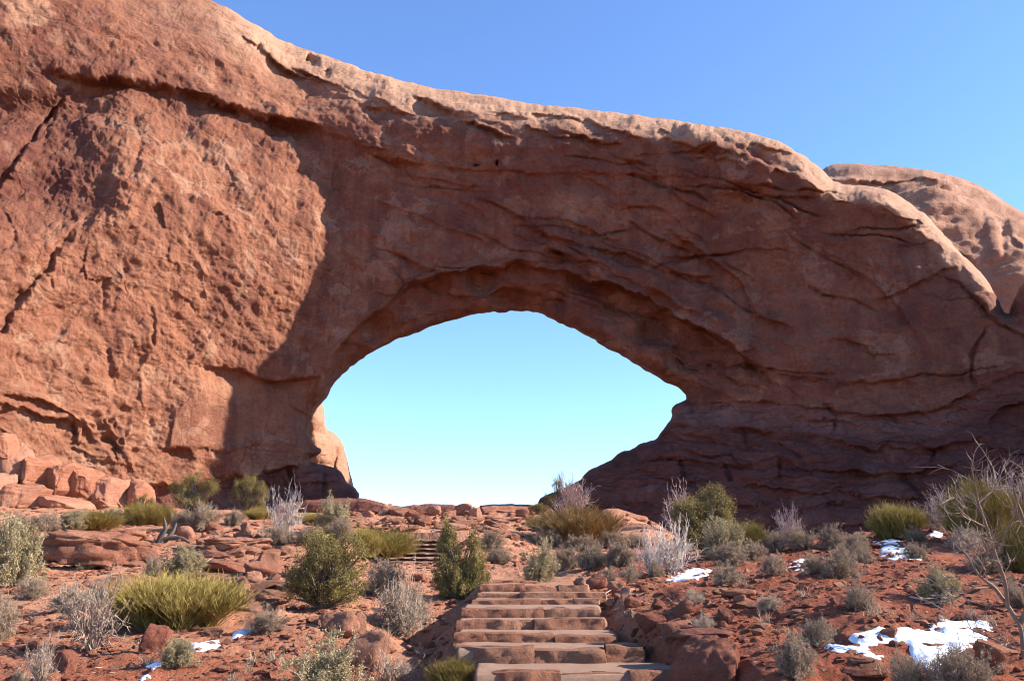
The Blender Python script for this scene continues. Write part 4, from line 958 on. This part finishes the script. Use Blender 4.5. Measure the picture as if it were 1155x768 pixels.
plant('j', 216, 581, 56, 46, 'left cliff juniper, ragged and taller, at the foot of the cliff', tpl=J('cliff', [(-.22, .5, .24, .35), (.3, .65, .2, .2), (0, .8, .18, .18), (.0, .35, .3, .2)], 3, nclump=170))
plant('j', 277, 581, 50, 42, 'right cliff juniper, leaning right, at the foot of the cliff', tpl=J('cliff2', [(-.2, .55, .25, .25), (.22, .5, .24, .32), (.05, .75, .3, .2), (0, .25, .12, .2)], 4, nclump=170))
plant('j', 160, 582, 26, 24, 'small dark juniper behind the little yellow bushes', tpl=J('cliff', [], 3))
plant('j', 806, 612, 100, 66, 'dark green juniper with a peaked top against the right wall', tpl=J('peak', [(.0, .6, .26, .38), (-.25, .5, .22, .3), (.28, .3, .2, .22), (.05, .85, .15, .15), (-.05, .25, .35, .22)], 5, nclump=300))
plant('pink', 768, 606, 50, 52, 'pinkish bare shrub merging with the left side of the dark juniper')
plant('pink', 645, 590, 54, 46, 'pinkish bare shrub on the crest above the ochre bush', d=48)
plant('j', 630, 577, 40, 44, 'small thin blue green conifer against the sky on the crest', d=54, tpl=J('thin', [(0, .75, .18, .25), (-.2, .4, .22, .14), (.22, .5, .2, .14)], 6, nclump=90, dens=90))
plant('j', 606, 583, 30, 16, 'low dark green juniper at the left foot of the pinkish bare shrub', d=50, tpl=J('cliff2', [], 4))

# dead stump and its dark roots
def limb(P, r0, r1, seed, n=10, sides=8):
    P = np.array(P, float); t = np.linspace(0, len(P)-1, (len(P)-1)*n+1); C_ = np.stack([np.interp(t, range(len(P)), P[:, k]) for k in range(3)], -1)
    for _ in range(4): C_[1:-1] = (C_[:-2]+2*C_[1:-1]+C_[2:])/4
    Rr = np.linspace(r0, r1, len(C_)); d = unit(np.gradient(C_, axis=0)); a = unit(np.cross(d, [.2, .9, .4])); b = np.cross(d, a); an = np.linspace(0, 2*math.pi, sides+1)[:-1]
    V_ = C_[:, None]+(a[:, None]*np.cos(an)[None, :, None]+b[:, None]*np.sin(an)[None, :, None])*(Rr[:, None, None]*(1+.25*vn(np.stack([np.repeat(t, sides).reshape(-1, sides)*1.3, np.tile(an, (len(t), 1))*2, np.full((len(t), sides), seed)], -1), 5))[..., None])
    I = np.arange(len(C_)*sides).reshape(-1, sides); J_ = np.roll(I, -1, 1); return V_.reshape(-1, 3), np.stack([I[:-1], J_[:-1], J_[1:], I[1:]], -1).reshape(-1, 4)
def join(ps):
    v, f, o = [], [], 0
    for a, b in ps: v.append(a); f.append(b+o); o += len(a)
    return np.concatenate(v), np.concatenate(f)
def pxpath(pts, d): return [tuple(ray(u, v, dd)) for (u, v), dd in zip(pts, np.linspace(d[0], d[1], len(pts)))]
p0 = on_ground(182, 612); d0 = float(p0[1])
st = link('dead_stump', None, loc=p0); tag(st, 'dark dead stump with upright snags above the olive shrub', 'stump')
v_, f_ = join([limb(pxpath([(178, 618), (182, 606), (187, 596), (185, 584)], (d0, d0)), .13, .03, 1), limb(pxpath([(182, 612), (190, 606), (196, 598), (199, 590)], (d0, d0+.3)), .1, .03, 2), limb(pxpath([(178, 612), (186, 607), (204, 606), (214, 612)], (d0, d0)), .09, .03, 3)])
link('trunk', mesh('trunk', v_-p0, f_, M['bark'], True), st)
v_, f_ = join([limb(pxpath([(178, 616), (165, 623), (148, 630), (130, 635), (112, 638)], (d0, d0-1.5)), .12, .03, 4), limb(pxpath([(176, 620), (160, 631), (140, 640), (122, 644)], (d0-.1, d0-2)), .1, .03, 5)])
link('root', mesh('root', v_-p0, f_, M['bark'], True), st)
# bare tree, lower right
D = 9.6
p0 = on_ground(1148, 742); D = float(p0[1])
bt = link('bare_tree', None, loc=p0); tag(bt, 'leafless grey tree reaching in from the right edge over the slope', 'bare tree')
MAIN = [[(1156, 742), (1150, 706), (1140, 685), (1120, 662), (1104, 648), (1092, 632), (1080, 612)], [(1140, 685), (1134, 655), (1126, 622), (1116, 594), (1106, 568), (1097, 536), (1092, 522)], [(1150, 706), (1162, 670), (1168, 630), (1160, 590), (1145, 555), (1140, 528)],
        [(1120, 662), (1100, 664), (1082, 672), (1062, 676)], [(1126, 622), (1140, 600), (1152, 570), (1158, 545)], [(1116, 594), (1096, 584), (1080, 572), (1072, 552)], [(1156, 742), (1136, 730), (1112, 716), (1090, 704)], [(1106, 568), (1122, 548), (1128, 530)], [(1104, 648), (1112, 620), (1104, 600)], [(1156, 740), (1170, 700), (1190, 660)]]
RD = [(.038, .010), (.032, .006), (.04, .008), (.018, .005), (.018, .005), (.015, .004), (.02, .006), (.012, .004), (.014, .004), (.03, .01)]
ps = []; tips = []
rb = np.random.default_rng(8)
for m, (a, b) in zip(MAIN, RD):
    dd = D+rb.uniform(-.5, .5) if m is not MAIN[0] else D
    w3 = np.array(pxpath(m, (D, dd))); w3 += rb.normal(0, .012, w3.shape); ps.append(limb(w3, a*.55, b*.5, 3, 8, 6)); tips.append(w3)
v_, f_ = join(ps); link('trunk', mesh('trunk', v_-p0, f_, M['twig'], True), bt)
segs = []
for w3 in tips:
    P_ = w3[None]; o1, d1, L1 = children_of(rb, P_, 10, .25, .7, .22, .4); d1 = unit(d1+[0, -.1, .2]); P1, s1 = grow(rb, o1, d1, L1, 5, np.full(len(o1), .0042), .22, .06)
    o2, d2, L2 = children_of(rb, P1, 4, .2, .7, .14, .4); P2, s2 = grow(rb, o2, d2, L2, 3, np.full(len(o2), .0026), .25, .03); segs += [s1, s2]
v_, f_ = tubes(*cat_(segs)); link('branches', mesh('branches', v_-p0, f_, M['twig'], False, rnd_attr(rb, len(v_), 6)), bt)
# dry sticks on the slope
for k, (a, b, lb) in enumerate([((1027, 676), (1066, 700), 'thin fallen stick on the red slope above the large snow patch'), ((222, 645), (240, 635), 'bleached fallen stick behind the wide yellow green bush'), ((668, 686), (692, 672), 'pale stick leaning by the stones at the upper steps')]):
    A, B = on_ground(*a), on_ground(*b); A = A+[0, 0, .03]; B = B+[0, 0, .10]
    v_, f_ = limb([A, (A+B)/2+[0, 0, .03], B], .012, .006, k, 8, 6); o = link('stick', mesh('stick', v_-A, f_, M['white_twig'], True), loc=A); tag(o, lb, 'stick')

# dry litter and tufts nobody could count
r = np.random.default_rng(99)
def litter_spots(n, seed):
    r = np.random.default_rng(seed); y = np.exp(r.uniform(math.log(7), math.log(30), n)); x = (r.uniform(-40, 1200, n)-CX)/F_PX*y*1.03
    k = ~((y < 19) & (x > np.interp(y, SD, SLX)-.2) & (x < np.interp(y, SD, SRX)+.2)) & (fbm(np.stack([x*.7, y*.7, x*0], -1), 3, seed) > r.uniform(-.3, .25, n)); x, y = x[k], y[k]
    return np.stack([x, y, G(x, y)], -1)
P = litter_spots(1500, 51); a = r.uniform(0, 6.28, len(P)); L = r.uniform(.03, .16, len(P)); d = np.stack([np.cos(a), np.sin(a), r.normal(.1, .2, len(P))], -1)
v_, f_ = tubes(P+[0, 0, .012], P+[0, 0, .02]+d*L[:, None], np.full(len(P), .004), np.full(len(P), .002))
tag(link('dry_litter', mesh('dry_litter', v_, f_, M['twig'], False, rnd_attr(r, len(v_), 6))), 'dead twigs lying over the red dirt', 'litter', kind='stuff')
P = litter_spots(260, 52); per = 26; o = np.repeat(P, per, 0)+r.normal(0, .03, (len(P)*per, 3))*[1, 1, 0]; d = unit(r.normal(0, .5, o.shape)+[0, 0, 1.1]); L = np.repeat(r.uniform(.05, .16, len(P)), per)
_, sg = grow(r, o, d, L*r.uniform(.6, 1.2, len(o)), 3, np.full(len(o), .0028), .15, -.05)
v_, f_ = tubes(*sg); tag(link('dry_grass', mesh('dry_grass', v_, f_, M['straw'], False, rnd_attr(r, len(v_), 6))), 'small tufts of dry grass between the shrubs', 'grass', kind='stuff')
